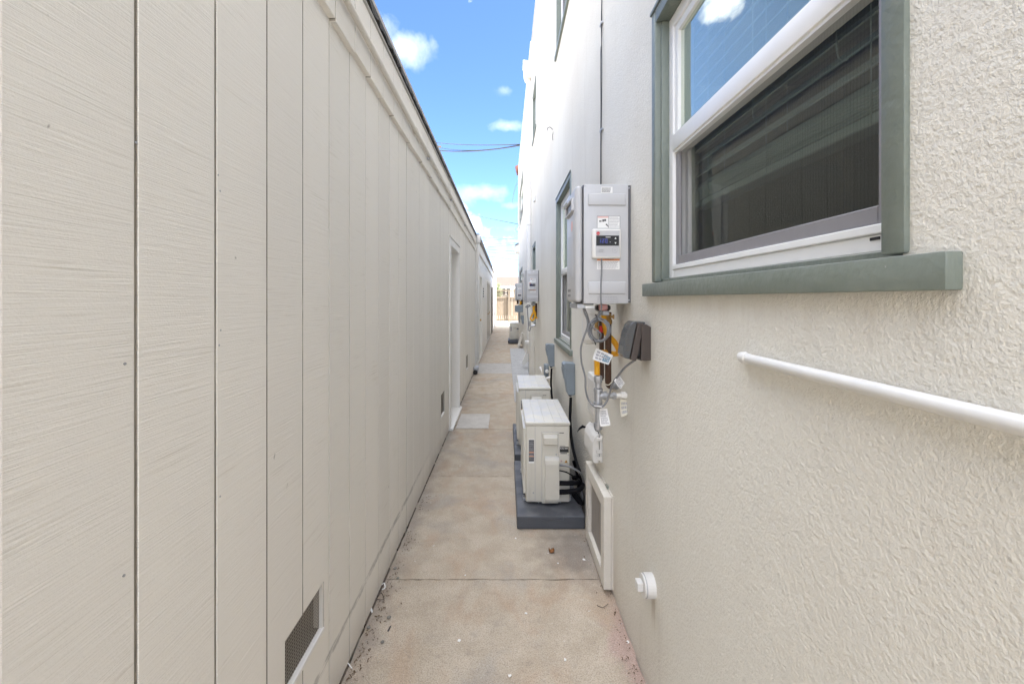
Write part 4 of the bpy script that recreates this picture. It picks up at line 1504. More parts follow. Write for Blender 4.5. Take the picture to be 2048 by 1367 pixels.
MB().box(c0.x - .066, c0.x - .044, c0.y - .017, c0.y + .017, c0.z - .014, c0.z + .018, .002).build('square_nut', 'white_plastic', t)

# ------------------------------------------------------------------ crawlspace cover on the wall
t = thing('crawlspace_cover', 'cream wooden frame with a mesh panel leaning on the foot of the stucco wall', 'crawlspace cover', (.52, 2.4, 0))
ya, yb, za, zb = 2.172, 2.660, .015, .490
xf = .502
fb = MB()
fb.box(xf, WR - .008, ya, ya + .07, za, zb, .002)
t1 = fb.build('frame_post', 'off_white', t)
MB().box(xf, WR - .008, yb - .07, yb, za, zb, .002).build('frame_post', 'off_white', t)
MB().box(xf + .0008, WR - .008, ya + .0705, yb - .0705, zb - .07, zb, .002).build('frame_rail', 'off_white', t)
MB().box(xf + .0008, WR - .008, ya + .0705, yb - .0705, za, za + .07, .002).build('frame_rail', 'off_white', t)
MB().box(WR - .0075, WR + .004, ya - .003, yb + .003, za + .002, zb + .004).build('backing', 'off_white', t)
MB().box(xf + .022, xf + .028, ya + .0705, yb - .0705, za + .0705, zb - .0705).build('panel', 'door_tan', t)
bt = MB()
for i in range(8):
    yy = ya + .085 + i * .044
    bt.box(xf + .0205, xf + .0218, yy, yy + .004, za + .075, zb - .075)
bt.build('panel_rib', 'screen_grey', t)
MB().box(WR - .012, WR - .004, 2.25, 2.29, zb + .004, zb + .02, .002).build('latch', 'trim_green', t)

# ------------------------------------------------------------------ condensers on pads
def make_pad():
    t = thing('equipment_pad', 'dark plastic pad under the nearest air conditioner', 'pad', (.3, 2.8, 0), 'plastic pads under the air conditioners')
    x0, x1, y0, y1, h = .075, .520, 2.77, 3.73, .086
    bm = MB()
    bm.prism([(x0 - .004, y0 - .004, 0.001), (x1, y0 - .004, .001), (x1, y0 - .004, .02), (x1, y0 + .008, h), (x0 + .008, y0 + .008, h), (x0 - .004, y0 - .004, .02)][:0] or
             [(x0, y0, .001), (x1, y0, .001), (x1, y1, .001), (x0, y1, .001)], (0, 0, h), .008)
    bm.build('slab', 'pad_plastic', t)
    MB().box(.235, .378, y0 - .0025, y0 + .02, h - .026, h + .0005, .002).build('front_notch', 'pad_plastic', t)
    return t


pad = make_pad()
AX0, AX1, AY0, AY1, AZ0, AZ1 = .140, .442, 2.92, 3.60, .104, .655


def make_ac():
    t = thing('air_conditioner', 'nearest ivory outdoor air conditioner, standing on the first pad', 'air conditioner', (.29, 2.92, .087), 'ivory air conditioners along the stucco wall')
    A = lambda x, y: P(1040 + x / 8.54, 850 + y / 8.54, AY0)
    cs = MB().box(AX0, AX1, AY0, AY1, AZ0, AZ1 - .022, .012, 3).build('casing', 'ac_ivory', t)
    MB().box(AX0 - .004, AX1 + .003, AY0 - .004, AY1 + .003, AZ1 - .0235, AZ1, .007, 2).build('top_cover', 'ac_ivory', t)
    tp = t.children[-1]
    rb = MB()
    for u in (.2, .42, .64, .84):
        x = AX0 + (AX1 - AX0) * u
        rb.box(x, x + .008, AY0 + .02, AY1 - .02, AZ1 + .0002, AZ1 + .0035, .0015)
    rb.build('top_rib', 'ac_ivory', tp)
    # corner seams, service cover, handle, valve cover
    sm = MB()
    for px in (258,):
        x = A(px, 0).x
        sm.box(x - .0012, x + .0012, AY0 - .0006, AY0 + .002, AZ0 + .014, AZ1 - .026)
    sm.build('seam', 'ink_grey', cs)
    p, q = A(368, 113), A(655, 1335)
    so = MB()
    th = .0016
    so.box(p.x, p.x + th, AY0 - .0008, AY0 + .002, q.z, p.z)
    so.box(q.x - th, q.x, AY0 - .0008, AY0 + .002, q.z, p.z)
    so.box(p.x + th, q.x - th, AY0 - .0008, AY0 + .002, p.z - th, p.z)
    so.build('panel_gap', 'ink_grey', cs)
    sv = MB().box(p.x + .003, q.x - .003, AY0 - .005, AY0 + .002, q.z + .003, p.z - .004, .003).build('service_panel', 'ac_ivory', t)
    a, b = A(402, 150), A(635, 340)
    MB().prism([(a.x, AY0 - .004, a.z), (a.x, AY0 - .026, a.z - .022), (a.x, AY0 - .026, b.z + .012), (a.x, AY0 - .004, b.z)], (b.x - a.x, 0, 0), .002).build('handle', 'ac_ivory', sv)
    a, b = A(420, 520), A(660, 1270)
    MB().prism([(a.x, AY0 - .004, a.z), (a.x, AY0 - .02, a.z - .004), (a.x, AY0 - .038, a.z - .02), (a.x, AY0 - .044, a.z - .045), (a.x, AY0 - .044, b.z + .02), (a.x, AY0 - .036, b.z), (a.x, AY0 - .004, b.z)], (b.x - a.x, 0, 0), .003).build('valve_cover', 'ac_ivory', sv)
    scr = MB()
    for (x, y, r) in ((617, 492, .0055), (228, 1150, .005), (318, 1312, .004), (686, 1308, .004), (822, 504, .003)):
        c = A(x, y)
        scr.cyl((c.x, AY0 - .0068, c.z), (c.x, AY0 + .001, c.z), r, 12)
    scr.build('screw', 'galvanised', cs)
    # fan side: proud panel, dark opening, guard wires
    gp = MB()
    y0, y1, z0, z1 = AY0 + .03, AY1 - .16, AZ0 + .05, AZ1 - .05
    gp.slab_yz(AX0 - .016, AX0 + .002, [y0, y1], [z0, z1], [(y0 + .03, y1 - .03, z0 + .03, z1 - .03)])
    fp = gp.build('fan_panel', 'ac_ivory', t)
    MB().box(AX0 - .002, AX0 - .0005, y0 + .03, y1 - .03, z0 + .03, z1 - .03).build('fan_opening', 'black_plastic', fp)
    gw = MB()
    z = z0 + .04
    while z < z1 - .035:
        gw.cyl((AX0 - .011, y0 + .03, z), (AX0 - .011, y1 - .03, z), .0022, 6)
        z += .016
    for yy in (y0 + .14, (y0 + y1) / 2, y1 - .14):
        gw.cyl((AX0 - .014, yy, z0 + .03), (AX0 - .014, yy, z1 - .03), .003, 6)
    gw.build('guard_wire', 'ac_ivory', fp)
    # prints
    r2 = random.Random(9)
    yl = AY0 - .0012
    a, b = A(148, 235), A(243, 645)
    lb = MB().box(a.x, b.x, yl, AY0 + .001, b.z, a.z).build('warning_label', 'paper_white', t)
    blk = MB()
    for k in range(11):
        v0, v1 = .03 + k * .082, .03 + k * .082 + .07
        blk.sheet([(a.x + .001, yl - .0005, a.z - (a.z - b.z) * v1), (b.x - .0015, yl - .0005, a.z - (a.z - b.z) * v1), (b.x - .0015, yl - .0005, a.z - (a.z - b.z) * v0), (a.x + .001, yl - .0005, a.z - (a.z - b.z) * v0)])
    blk.build('print_block', 'ink', lb)
    orb = MB()
    for k in (6, 8):
        v0, v1 = .03 + k * .082, .03 + k * .082 + .05
        orb.sheet([(a.x + .003, yl - .0009, a.z - (a.z - b.z) * v1), (b.x - .004, yl - .0009, a.z - (a.z - b.z) * v1), (b.x - .004, yl - .0009, a.z - (a.z - b.z) * v0), (a.x + .003, yl - .0009, a.z - (a.z - b.z) * v0)])
    orb.build('orange_band', 'print_orange', lb)
    print_lines(MB(), a.x + .004, b.x - .005, b.z + .03, a.z - .008, 22, yl - .0012, r2, .25).build('print', 'ink_grey', lb)
    a, b = A(678, 368), A(832, 460)
    bl = MB().box(a.x, b.x, yl, AY0 + .001, b.z, a.z).build('refrigerant_label', 'black_plastic', t)
    text_mesh('R32', .0165, (a.x + .003, yl - .0005, a.z - .0155), 'paper_white', bl)
    print_lines(MB(), a.x + .033, b.x - .003, a.z - .014, a.z - .006, 1, yl - .0005, r2, .6).build('print', 'paper_white', bl)
    mk = MB()
    print_lines(mk, A(690, 0).x, A(815, 0).x, A(0, 490).z, A(0, 466).z, 1, AY0 - .0008, r2, .7)
    print_lines(mk, A(672, 0).x, A(750, 0).x, A(0, 138).z, A(0, 120).z, 1, AY0 - .0008, r2, .8)
    print_lines(mk, A(680, 0).x, A(790, 0).x, A(0, 360).z, A(0, 342).z, 1, AY0 - .0008, r2, .4)
    mk.build('print', 'ink', t)
    c = A(706, 608)
    d = .0082
    MB().prism([(c.x - d, yl, c.z), (c.x, yl, c.z - d), (c.x + d, yl, c.z), (c.x, yl, c.z + d)], (0, .001, 0)).build('hazard_diamond', 'print_red', t)
    MB().prism([(c.x - d * .8, yl - .0005, c.z), (c.x, yl - .0005, c.z - d * .8), (c.x + d * .8, yl - .0005, c.z), (c.x, yl - .0005, c.z + d * .8)], (0, .0004, 0)).build('hazard_white', 'paper_white', t.children[-1])
    MB().box(c.x - .002, c.x + .002, yl - .0012, yl - .0006, c.z - .003, c.z + .003).build('hazard_mark', 'ink', t.children[-1])
    c = A(788, 612)
    MB().prism([(c.x - .010, yl, c.z - .009), (c.x + .010, yl, c.z - .009), (c.x, yl, c.z + .010)], (0, .001, 0)).build('hazard_triangle', 'print_amber', t)
    MB().box(c.x - .002, c.x + .002, yl - .0012, yl - .0002, c.z - .006, c.z + .002).build('hazard_mark', 'ink', t.children[-1])
    ft = MB()
    for yy in (AY0 + .06, AY1 - .14):
        ft.box(AX0 - .018, AX1 + .018, yy, yy + .045, AZ0 - .017, AZ0 + .004, .003)
    ft.build('foot_rail', 'galvanised', t)
    bo = MB()
    for xx in (AX0 - .012, AX1 + .012):
        bo.lathe((xx, AY0 + .082, AZ0 + .0045), (0, 0, 1), [(0, .009), (.006, .009)], 6)
    bo.build('bolt', 'galvanised', t)
    return t


ac = make_ac()
DA2, DA3 = (-.012, 4.06 - AY0, .0), (.01, 14.42 - AY0, .03)
dup(ac, DA2, 'second ivory air conditioner, directly behind the nearest one')
dup(ac, DA3, 'farthest air conditioner, near the far end of the stucco wall')
dup(pad, (.008, 3.88 - 2.77, 0), 'dark plastic pad under the second air conditioner')
dup(pad, (.012, 14.2 - 2.77, .03), 'dark plastic pad under the farthest air conditioner')

# refrigerant lines
z3 = lambda x, y, Y: P(1000 + x / 3.796, 720 + y / 3.796, Y)
t = thing('refrigerant_lines', 'thick black insulated hoses curving from the nearest air conditioner to the wall', 'hoses', (.47, 2.95, .2))
MB().tube([z3(440, 932, 2.900), z3(520, 932, 2.90), z3(575, 930, 2.93), z3(610, 935, 3.0), z3(600, 960, 3.12)], .0155, 12, smooth_path=5).build('hose', 'insulation', t)
MB().tube([z3(440, 1000, 2.900), z3(520, 996, 2.88), z3(590, 985, 2.88), z3(625, 960, 2.93), z3(628, 920, 3.02), z3(615, 890, 3.15)], .0165, 12, smooth_path=5).build('hose', 'insulation', t)
MB().tube([z3(440, 795, 2.905), z3(500, 800, 2.88), z3(560, 822, 2.87), z3(610, 855, 2.90), z3(632, 905, 2.95), z3(638, 960, 2.98), z3(620, 1010, 3.0), z3(628, 1080, 2.98)], .0075, 10, smooth_path=5).build('power_whip', 'cable_grey', t)
MB().tube([z3(440, 835, 2.905), z3(500, 848, 2.89), z3(550, 875, 2.90), z3(600, 910, 2.93), z3(628, 955, 2.97)], .0048, 8, smooth_path=5).build('signal_cable', 'black_rubber', t)
MB().tube([z3(560, 1010, 2.93), z3(590, 1050, 2.93), z3(615, 1085, 2.95)], .02, 12, smooth_path=4).build('drain_hose', 'insulation', t)
MB().tube([z3(560, 890, 3.1), z3(590, 880, 3.2), z3(580, 820, 3.3), z3(560, 760, 3.33)], .016, 10, smooth_path=4).build('rising_hose', 'insulation', t)
dup(t, (-.012, 4.06 - AY0, 0), 'black insulated hoses at the second air conditioner')


# ------------------------------------------------------------------ disconnect boxes and whips
def make_disc():
    t = thing('disconnect_box', 'grey electrical disconnect box over the nearest air conditioner', 'disconnect box', (WR, 3.4, .74), 'grey disconnect boxes on the stucco wall')
    y0, w = 3.352, .12
    z3b = lambda x, y: z3(x, y, y0)
    MB().prism([z3b(500, 60), z3b(571, 60), z3b(571, 262), z3b(548, 268), z3b(516, 262), z3b(497, 130)], (0, w, 0), .004).build('case', 'disconnect_grey', t)
    MB().prism([z3b(482, 32), z3b(498, 22), z3b(571, 28), z3b(571, 75), z3b(484, 72)], (0, w, 0), .004).build('hood', 'disconnect_grey', t)
    MB().prism([z3b(478, 62), z3b(500, 78), z3b(497, 160), z3b(482, 100)], (0, w - .01, 0), .003).build('front_lid', 'disconnect_grey', t)
    c = z3b(540, 268)
    MB().lathe((c.x, y0 + .05, c.z + .004), (0, 0, -1), [(0, .016), (.012, .016), (.013, .012), (.02, .012)], 12).build('connector', 'black_plastic', t)
    s = z3b(510, 225)
    return t


disc = make_disc()
dup(disc, (0, 4.77 - 3.352, .0), 'grey disconnect box over the second air conditioner, by the green window sill')
dup(disc, (0, 12.75 - 3.352, .02), 'grey disconnect box beside the farthest air conditioner')
t = thing('electrical_whip', 'black flexible conduit dropping from the nearest grey disconnect box', 'conduit', (.5, 3.4, .6))
MB().tube([z3(538, 282, 3.40), z3(534, 360, 3.40), z3(532, 470, 3.40), z3(540, 580, 3.38), z3(556, 680, 3.34), z3(580, 770, 3.24), z3(600, 830, 3.1), z3(615, 880, 3.0)], .0115, 12, smooth_path=6).build('conduit', 'black_rubber', t)
MB().tube([z3(528, 360, 3.43), z3(540, 500, 3.43), z3(552, 620, 3.42), z3(590, 760, 3.3)], .006, 8, smooth_path=5).build('thin_cable', 'cable_grey', t)
dup(t, (0, 4.77 - 3.352, 0), 'black flexible conduit dropping from the second grey disconnect box')

# clutter behind the second condenser
t = thing('meter_box', 'small grey meter with a round dial behind the second air conditioner', 'meter', P(1097, 742, 5.4))
MB().box(P(1089, 0, 5.4).x, P(1098, 0, 5.4).x, 5.4, 5.52, P(0, 752, 5.4).z, P(0, 729, 5.4).z, .006, 2).build('case', 'disconnect_grey', t)
MB().lathe(P(1094, 742, 5.40), (0, -1, 0), [(0, .024), (.006, .024), (.008, .018)], 16).build('dial', 'paper_white', t)
MB().cyl(P(1093, 752, 5.44), P(1093, 790, 5.44), .014, 10).build('riser', 'galvanised', t)
t = thing('white_elbow', 'white plastic pipe elbow at the wall behind the second air conditioner', 'pipe', P(1098, 755, 5.3))
MB().tube([P(1092, 757, 5.28), P(1098, 756, 5.28), P(1103, 752, 5.3), P(1108, 745, 5.35)], .02, 12, smooth_path=4).build('elbow', 'white_plastic', t)
t = thing('white_stick', 'short white plastic strip leaning on the wall past the second air conditioner', 'strip', P(1083, 740, 6.4))
MB().prism([P(1078.5, 734, 6.5), P(1082, 732.5, 6.5), P(1087, 744, 6.4), P(1084, 746, 6.4)], (0, .03, 0)).build('strip', 'white_plastic', t)

# rounded white pipe boxing, white electrical box and its conduit
t = thing('pipe_boxing', 'rounded white stucco boxing standing against the wall below the second heater', 'pipe boxing', (.5, 8.3, 0))
MB().lathe((.53, 8.05, 0), (0, 0, 1), [(0, .085), (1.03, .085), (1.05, .075), (1.055, .06)], 24).build('column', 'stucco', t)
t = thing('service_box', 'white wall box on a grey conduit beside the rounded white boxing', 'wall box', (.45, 8.9, .5))
MB().box(P(1054, 0, 8.62).x, P(1066, 0, 8.62).x, 8.62, 8.80, P(0, 707, 8.62).z, P(0, 688, 8.62).z, .004).build('case', 'off_white', t)
MB().box(P(1050.5, 0, 8.62).x, P(1066.5, 0, 8.62).x, 8.60, 8.84, P(0, 688, 8.62).z, P(0, 682.5, 8.62).z, .006).build('lid', 'white_plastic', t)
MB().cyl((P(1060.5, 0, 8.65).x, 8.69, .012), (P(1060.5, 0, 8.65).x, 8.69, P(0, 707, 8.62).z), .032, 14).build('conduit', 'disconnect_grey', t)


# far and middle heater plumbing
def hoses(Y, items, label, dz=0.0):
    t = thing('gas_connector', label, 'gas hoses', P(1066, 625, Y), 'yellow gas connectors under the farther heaters')
    for name, mat, r, pts in items:
        MB().tube([P(a, b, Y + c) for a, b, c in pts], r, 8, smooth_path=5).build(name, mat, t)
    return t


Y = 7.05
z4 = lambda x, y: (1000 + x / 6.2125, 500 + y / 6.2125)
q = lambda x, y, d=0.0: (*z4(x, y), d)
hoses(Y, [('hose', 'yellow_coat', .014, [q(410, 700), q(418, 760), q(400, 800), q(380, 850), q(410, 870), q(440, 800), q(420, 740)]),
          ('hose', 'yellow_coat', .014, [q(430, 690, .05), q(420, 760, .05), q(445, 820, .05), q(462, 850, .05)]),
          ('pipe', 'rusty_pipe', .017, [q(450, 660, .1), q(450, 850, .1)]),
          ('pipe', 'galvanised', .016, [q(375, 880), q(375, 940), q(440, 930)]),
          ('tag', 'paper_white', .018, [q(388, 730, .02), q(388, 800, .02)]),
          ('cable', 'cable_grey', .008, [q(340, 680), q(345, 800), q(355, 940), q(350, 990), q(370, 1000), q(378, 960)]),
          ('coil', 'cable_grey', .008, [q(320, 700), q(350, 685), q(375, 690), q(340, 712), q(318, 705), q(350, 690)]),
          ('valve', 'galvanised', .022, [q(390, 665, .03), q(435, 675, .03)])], 'tangle of yellow gas hose and grey cable under the second water heater')
Y = 13.45
hoses(Y, [('hose', 'yellow_coat', .02, [q(240, 620), q(255, 650), q(245, 680)]), ('hose', 'yellow_coat', .02, [q(270, 640, .05), q(255, 670, .05)]),
          ('pipe', 'rusty_pipe', .03, [q(220, 605, .1), q(220, 670, .1)]), ('pipe', 'rusty_pipe', .03, [q(272, 605, .1), q(272, 680, .1)]),
          ('pipe', 'galvanised', .03, [q(240, 770, .1), q(240, 900, .1)])], 'yellow gas hoses and dark pipes under the farthest water heater')
t = thing('far_junction_box', 'grey metal box below the farthest water heater', 'junction box', P(1038, 617, 13.4))
a, b = P(1030.5, 610.5, 13.35), P(1047, 624, 13.35)
MB().box(a.x, WR - .001, 13.35, 13.6, b.z, a.z, .006).build('case', 'disconnect_grey', t)
MB().box(a.x - .006, a.x, 13.36, 13.59, b.z + .01, a.z - .01, .002).build('door', 'disconnect_grey', t)
t = thing('leaning_cover', 'cream wooden vent cover leaning on the wall by the farthest air conditioner', 'vent cover', (.45, 13.1, 0))
MB().prism([P(1044, 666, 13.1), P(1048, 667, 13.1), P(1038.5, 695, 13.1), P(1035.3, 693.5, 13.1)], (0, .45, 0), .004).build('panel', 'off_white', t)
MB().prism([P(1043.4, 668, 13.15), P(1043.8, 668, 13.15), P(1036.2, 692, 13.15), P(1035.8, 692, 13.15)], (0, .35, 0)).build('mesh_panel', 'door_tan', t)

# wires on the wall
t = thing('wall_cable', 'pair of thin black cables running down the stucco to the nearest heater', 'cable', (.54, 2.4, 3))
xw = WR - .006
MB().tube([(xw, 2.405, 6.7), (xw, 2.41, 4.2), (xw, 2.40, 3.3), (xw - .004, 2.395, 3.05), (xw - .006, 2.375, 2.75), (xw - .004, 2.40, 2.35), (xw, 2.415, 1.96)], .0026, 8, smooth_path=4).build('cable', 'wire_dark', t)
MB().tube([(xw, 2.39, 6.7), (xw, 2.395, 4.2), (xw, 2.40, 3.06), (xw - .004, 2.41, 2.9), (xw, 2.425, 2.6), (xw, 2.432, 2.3), (xw, 2.43, 1.96)], .0022, 8, smooth_path=4).build('cable', 'wire_dark', t)
st = MB()
for z in (2.45, 3.05, 3.6):
    st.box(WR - .013, WR + .001, 2.385, 2.43, z, z + .012, .002)
st.build('staple', 'galvanised', t)
t = thing('wire_hook', 'thin bent wire hook sticking out of the stucco above the second window', 'hook', P(1090, 262, 5.0))
MB().tube([(WR + .002, 4.95, 3.47), (WR - .03, 4.95, 3.50), (WR - .06, 4.95, 3.49), (WR - .065, 4.95, 3.46)], .0035, 6, smooth_path=4).build('wire', 'wire_dark', t)
MB().tube([(WR + .002, 4.9, 3.43), (WR - .008, 4.9, 3.38), (WR - .004, 4.9, 3.33)], .003, 6, smooth_path=3).build('wire', 'wire_dark', t)
t = thing('wall_tab', 'small white plastic box on the stucco between the downspout and second window', 'box', P(1071, 396, 7.8))
MB().box(WR - .035, WR + .001, 7.78, 7.9, P(0, 402, 7.8).z, P(0, 391, 7.8).z, .004).build('case', 'white_plastic', t)

# ------------------------------------------------------------------ utility wires and pole
GW = 'overhead utility wires across the lane'
att = Vector((WR - .02, 15.6, 7.16))
for i, (p, sag, lab) in enumerate(((P(851, 283.5, 24), .10, 'topmost of the overhead wires tied to the stucco roofline'), (P(851, 288, 24), .28, 'middle overhead wire tied to the stucco roofline'),
                                   (P(851, 296, 24), .20, 'lowest, thickest overhead wire tied to the stucco roofline'))):
    pts = [att + Vector((0, 0, .02 * (1 - i))) * 1.0 + (p - att) * (k / 12) - Vector((0, 0, sag * 4 * (k / 12) * (1 - k / 12))) for k in range(13)]
    tag(MB().tube(pts, (.017, .014, .026)[i], 6).build('utility_wire', 'wire_dark'), lab, 'wire', GW)
pts = [P(925, 426, 30), P(985, 438, 22), P(1040, 449, 17.8)]
tag(MB().tube(pts, .015, 6, smooth_path=4).build('utility_wire', 'wire_dark'), 'single slanting wire reaching the wire loop at the far end of the stucco wall', 'wire', GW)
far = [((930, 472), (1036, 479), 'highest far wire beyond the garages'), ((930, 484), (1040, 476), 'far wire rising to the right under the highest one'), ((945, 490), (1040, 485), 'faint far wire just above the bright crossing pair'),
       ((955, 496), (1040, 488), 'darkest far wire, rising to the right'), ((955, 497), (1036, 503), 'far wire falling to the right below the darkest one'), ((960, 503), (1036, 508), 'second falling far wire'),
       ((965, 511), (1038, 520), 'far wire above the lowest group, falling to the right'), ((968, 514), (1040, 528), 'steepest of the lower far wires'), ((975, 526), (1040, 530), 'nearly level far wire over the tiled roof'),
       ((985, 543), (1040, 552), 'lowest far wire, just above the brown roof')]
for i, (a, b, lab) in enumerate(far):
    Yd = 52 + (i % 3) * 4
    p, q_ = P(*a, Yd), P(*b, Yd)
    d = q_ - p
    pts = [p + d * u for u in (-3.0, -2, -1, 0, .5, 1, 2, 3.0)]
    for k_, u in enumerate((-3.0, -2, -1, 0, .5, 1, 2, 3.0)):
        pts[k_] = pts[k_] + Vector((0, 0, .04 * (u - .5) ** 2))
    tag(MB().tube(pts, .026, 5, smooth_path=3).build('utility_wire', 'wire_dark'), lab, 'wire', GW)
up = thing('utility_pole', 'wooden utility pole behind the left garage carrying the roofline wires', 'pole', (P(851, 0, 24).x, 24, 0))
px_ = P(851, 0, 24).x
MB().cyl((px_, 24, -.03), (px_, 24, 10.35), .13, 12, .10).build('post', 'pole_wood', up)
MB().box(px_ - .9, px_ + .9, 23.84, 23.9, 10.0, 10.1).build('crossarm', 'pole_wood', up)
t = thing('wire_loop', 'loop of slack cable hanging at the far end of the stucco wall', 'cable', P(1038, 458, 17.8))
Yw = 17.8
lp = [P(1041, 450, Yw), P(1037, 449, Yw)]
for i in range(15):
    a = rad(100 + i * 24)
    lp.append(P(1037.8 + 6.2 * math.cos(a), 458 - 6.2 * math.sin(a), Yw))
lp += [P(1046, 462, Yw), P(1047, 490, Yw), P(1045, 520, Yw), P(1043, 560, Yw)]
MB().tube(lp, .012, 6, smooth_path=3).build('cable', 'cable_grey', t)
t = thing('loose_wire', 'thin loose wire curving out from the far top of the stucco wall', 'cable', P(1032, 380, 17.6))
MB().tube([P(1042, 361, 17.6), P(1037, 363, 17.6), P(1031, 374, 17.6), P(1027, 390, 17.6), P(1025, 406, 17.6)], .008, 6, smooth_path=4).build('cable', 'cable_grey', t)

# ------------------------------------------------------------------ fence, house, shrub at the end
FY = 28.3
fe = thing('wood_fence', 'pale wooden fence with a lattice top closing the end of the lane', 'fence', (0, FY, 0))
x = -3.2
first = None
while x < 3.4:
    w = .14
    if first is None:
        first = MB().box(x, x + w - .008, FY - .011, FY + .011, .03, 1.58, .002).build('fence_board', 'fence_wood', fe)
        fx0 = x
    else:
        o = first.copy()
        C.objects.link(o)
        o.location = (x - fx0, R.uniform(-.006, .006), R.uniform(-.01, .01))
    x += w
MB().box(-3.2, 3.4, FY - .05, FY - .012, 1.56, 1.65, .004).build('fence_rail', 'fence_wood', fe)
MB().box(-3.2, 3.4, FY - .06, FY + .03, 2.03, 2.11, .004).build('fence_rail', 'fence_wood', fe)
MB().box(-3.2, 3.4, FY - .05, FY - .012, .10, .20, .004).build('fence_rail', 'fence_wood', fe)
for xx in (-2.1, P(1018, 0, FY).x, 2.6):
    MB().box(xx - .05, xx + .05, FY - .16, FY - .062, 0, 2.06, .004).build('fence_post', 'fence_wood', fe)
MB().prism([P(1005, 642, FY - .08), P(1015, 594, FY - .08), P(1016.5, 594, FY - .08), P(1007, 643, FY - .08)][:0] or [(.06, FY - .02, .2), (.11, FY - .02, .2), (.11, FY - .02, 1.5), (.06, FY - .02, 1.5)], (0, -.025, 0)).build('fence_batten', 'fence_wood', fe)
la = MB()
x = -3.4
while x < 3.4:
    la.prism([(x, FY - .03, 1.65), (x + .04, FY - .03, 1.65), (x + .42, FY - .03, 2.03), (x + .38, FY - .03, 2.03)], (0, .008, 0))
    la.prism([(x + .38, FY - .02, 1.65), (x + .42, FY - .02, 1.65), (x + .04, FY - .02, 2.03), (x, FY - .02, 2.03)], (0, .008, 0))
    x += .15
lo = la.build('lattice', 'fence_wood', fe)
lo['kind'] = 'stuff'

ho = thing('far_house', 'low house with a brown shingle roof beyond the fence', 'house', (1, 42, 0))
MB().slab_yz(0, 0, [0, 1], [0, 1], []) if False else None
hw = MB()
hw.box(-5, 7, 40, 49, 0, 2.72)
hw.build('wall', 'house_wall', ho)
rf = MB()
rf.prism([(-5.5, 39.4, 2.70), (-5.5, 44.5, 3.86), (-5.5, 49.6, 2.70), (-5.5, 49.6, 2.55), (-5.5, 44.5, 3.70), (-5.5, 39.4, 2.55)], (13, 0, 0))
rf.build('roof', 'shingle', ho)
MB().box(-5.5, 7.5, 39.34, 39.395, 2.50, 2.72).build('fascia', 'white_paint', ho)
a, b = P(1004, 573.5, 39.97), P(1020, 583, 39.97)
wn = MB().box(a.x, b.x, 39.95, 39.995, b.z - .3, a.z).build('window', 'black_plastic', ho)
MB().box(a.x - .08, b.x + .08, 39.93, 39.949, a.z, a.z + .08).build('window_frame', 'white_paint', wn)
MB().box((a.x + b.x) / 2 - .03, (a.x + b.x) / 2 + .03, 39.93, 39.949, b.z - .3, a.z - .001).build('mullion', 'white_paint', wn)
a, b = P(1021, 573, 36), P(1027.5, 586, 36)
t = thing('porch_cabinet', 'bright white box beyond the fence, right of the dark house window', 'box', (a.x, 36, 0))
MB().box(a.x, b.x, 36, 36.6, 0, a.z, .02).build('body', 'white_paint', t)
MB().box(a.x - .05, b.x + .05, 35.95, 36.65, a.z + .001, a.z + .06, .01).build('lid', 'white_paint', t)

sh = thing('shrub', 'olive green bushy shrub just behind the fence, against the brown roof', 'shrub', (P(996, 0, 31).x, 31, 0))
sc_ = Vector((P(996.5, 0, 31).x, 31, 2.0))
rr = random.Random(21)
lf = MB()
for i in range(1500):
    d = Vector((rr.gauss(0, 1), rr.gauss(0, 1), rr.gauss(0, 1))).normalized() * (rr.random() ** .4)
    lump = 1 + .35 * mnoise.noise(d * 2.5)
    c = sc_ + Vector((d.x * .30, d.y * .4, d.z * .62 + .05)) * lump
    a = Vector((rr.gauss(0, 1), rr.gauss(0, 1), rr.gauss(0, 1))).normalized()
    b = a.orthogonal().normalized()
    s = rr.uniform(.025, .055)
    lf.sheet([c - a * s, c + b * s * .45, c + a * s, c - b * s * .45])
lf.build('crown', 'leaf_green', sh)
st = MB()
for i in range(5):
    st.tube([(sc_.x + rr.uniform(-.05, .05), 31, -.03), (sc_.x + rr.uniform(-.1, .1), 31, 1.2), (sc_.x + rr.uniform(-.22, .22), 31 + rr.uniform(-.2, .2), 2.2)], [.03, .022, .008], 6)
st.build('stem', 'bark', sh)

# ------------------------------------------------------------------ litter on the path
def leaf_thing():
    c = P(1103, 1099, 1275 / (1103 - 598))
    t = thing('dry_leaf', 'curled orange-brown dry leaf on the concrete in front of the pad', 'leaf', (c.x, c.y, 0))
    vs, fs = [], []
    n, m = 10, 7
    for j in range(m + 1):
        for i in range(n + 1):
            u, v = i / n * 2 - 1, j / m * 2 - 1
            w_ = .017 * (1 - .3 * v * v)
            a = u * 1.9
            x_ = math.sin(a) * w_
            z_ = .002 + (1 - math.cos(a)) * w_ * .75 + .004 * v * v
            vs.append((c.x + x_, c.y + v * .018 + .003 * math.sin(u * 5), z_))
    for j in range(m):
        for i in range(n):
            q0 = j * (n + 1) + i
            fs.append((q0, q0 + 1, q0 + n + 2, q0 + n + 1))
    MB().add(vs, fs, True).build('blade', 'dry_leaf', t)
    MB().tube([(c.x, c.y + .018, .004), (c.x + .004, c.y + .03, .006), (c.x + .01, c.y + .036, .003)], .0012, 6).build('stalk', 'twig', t)


leaf_thing()


def chip(px, py, s, mat, rr):
    Yc = 1275 / (py - 598)
    c = P(px, py, Yc)
    n = rr.randint(5, 8)
    a0 = rr.uniform(0, 6.28)
    pts = []
    for i in range(n):
        a = a0 + 2 * math.pi * i / n
        r_ = s * rr.uniform(.45, 1.1)
        pts.append((c.x + r_ * math.cos(a), c.y + r_ * 1.2 * math.sin(a), .0035))
    return pts, (0, 0, .0016)


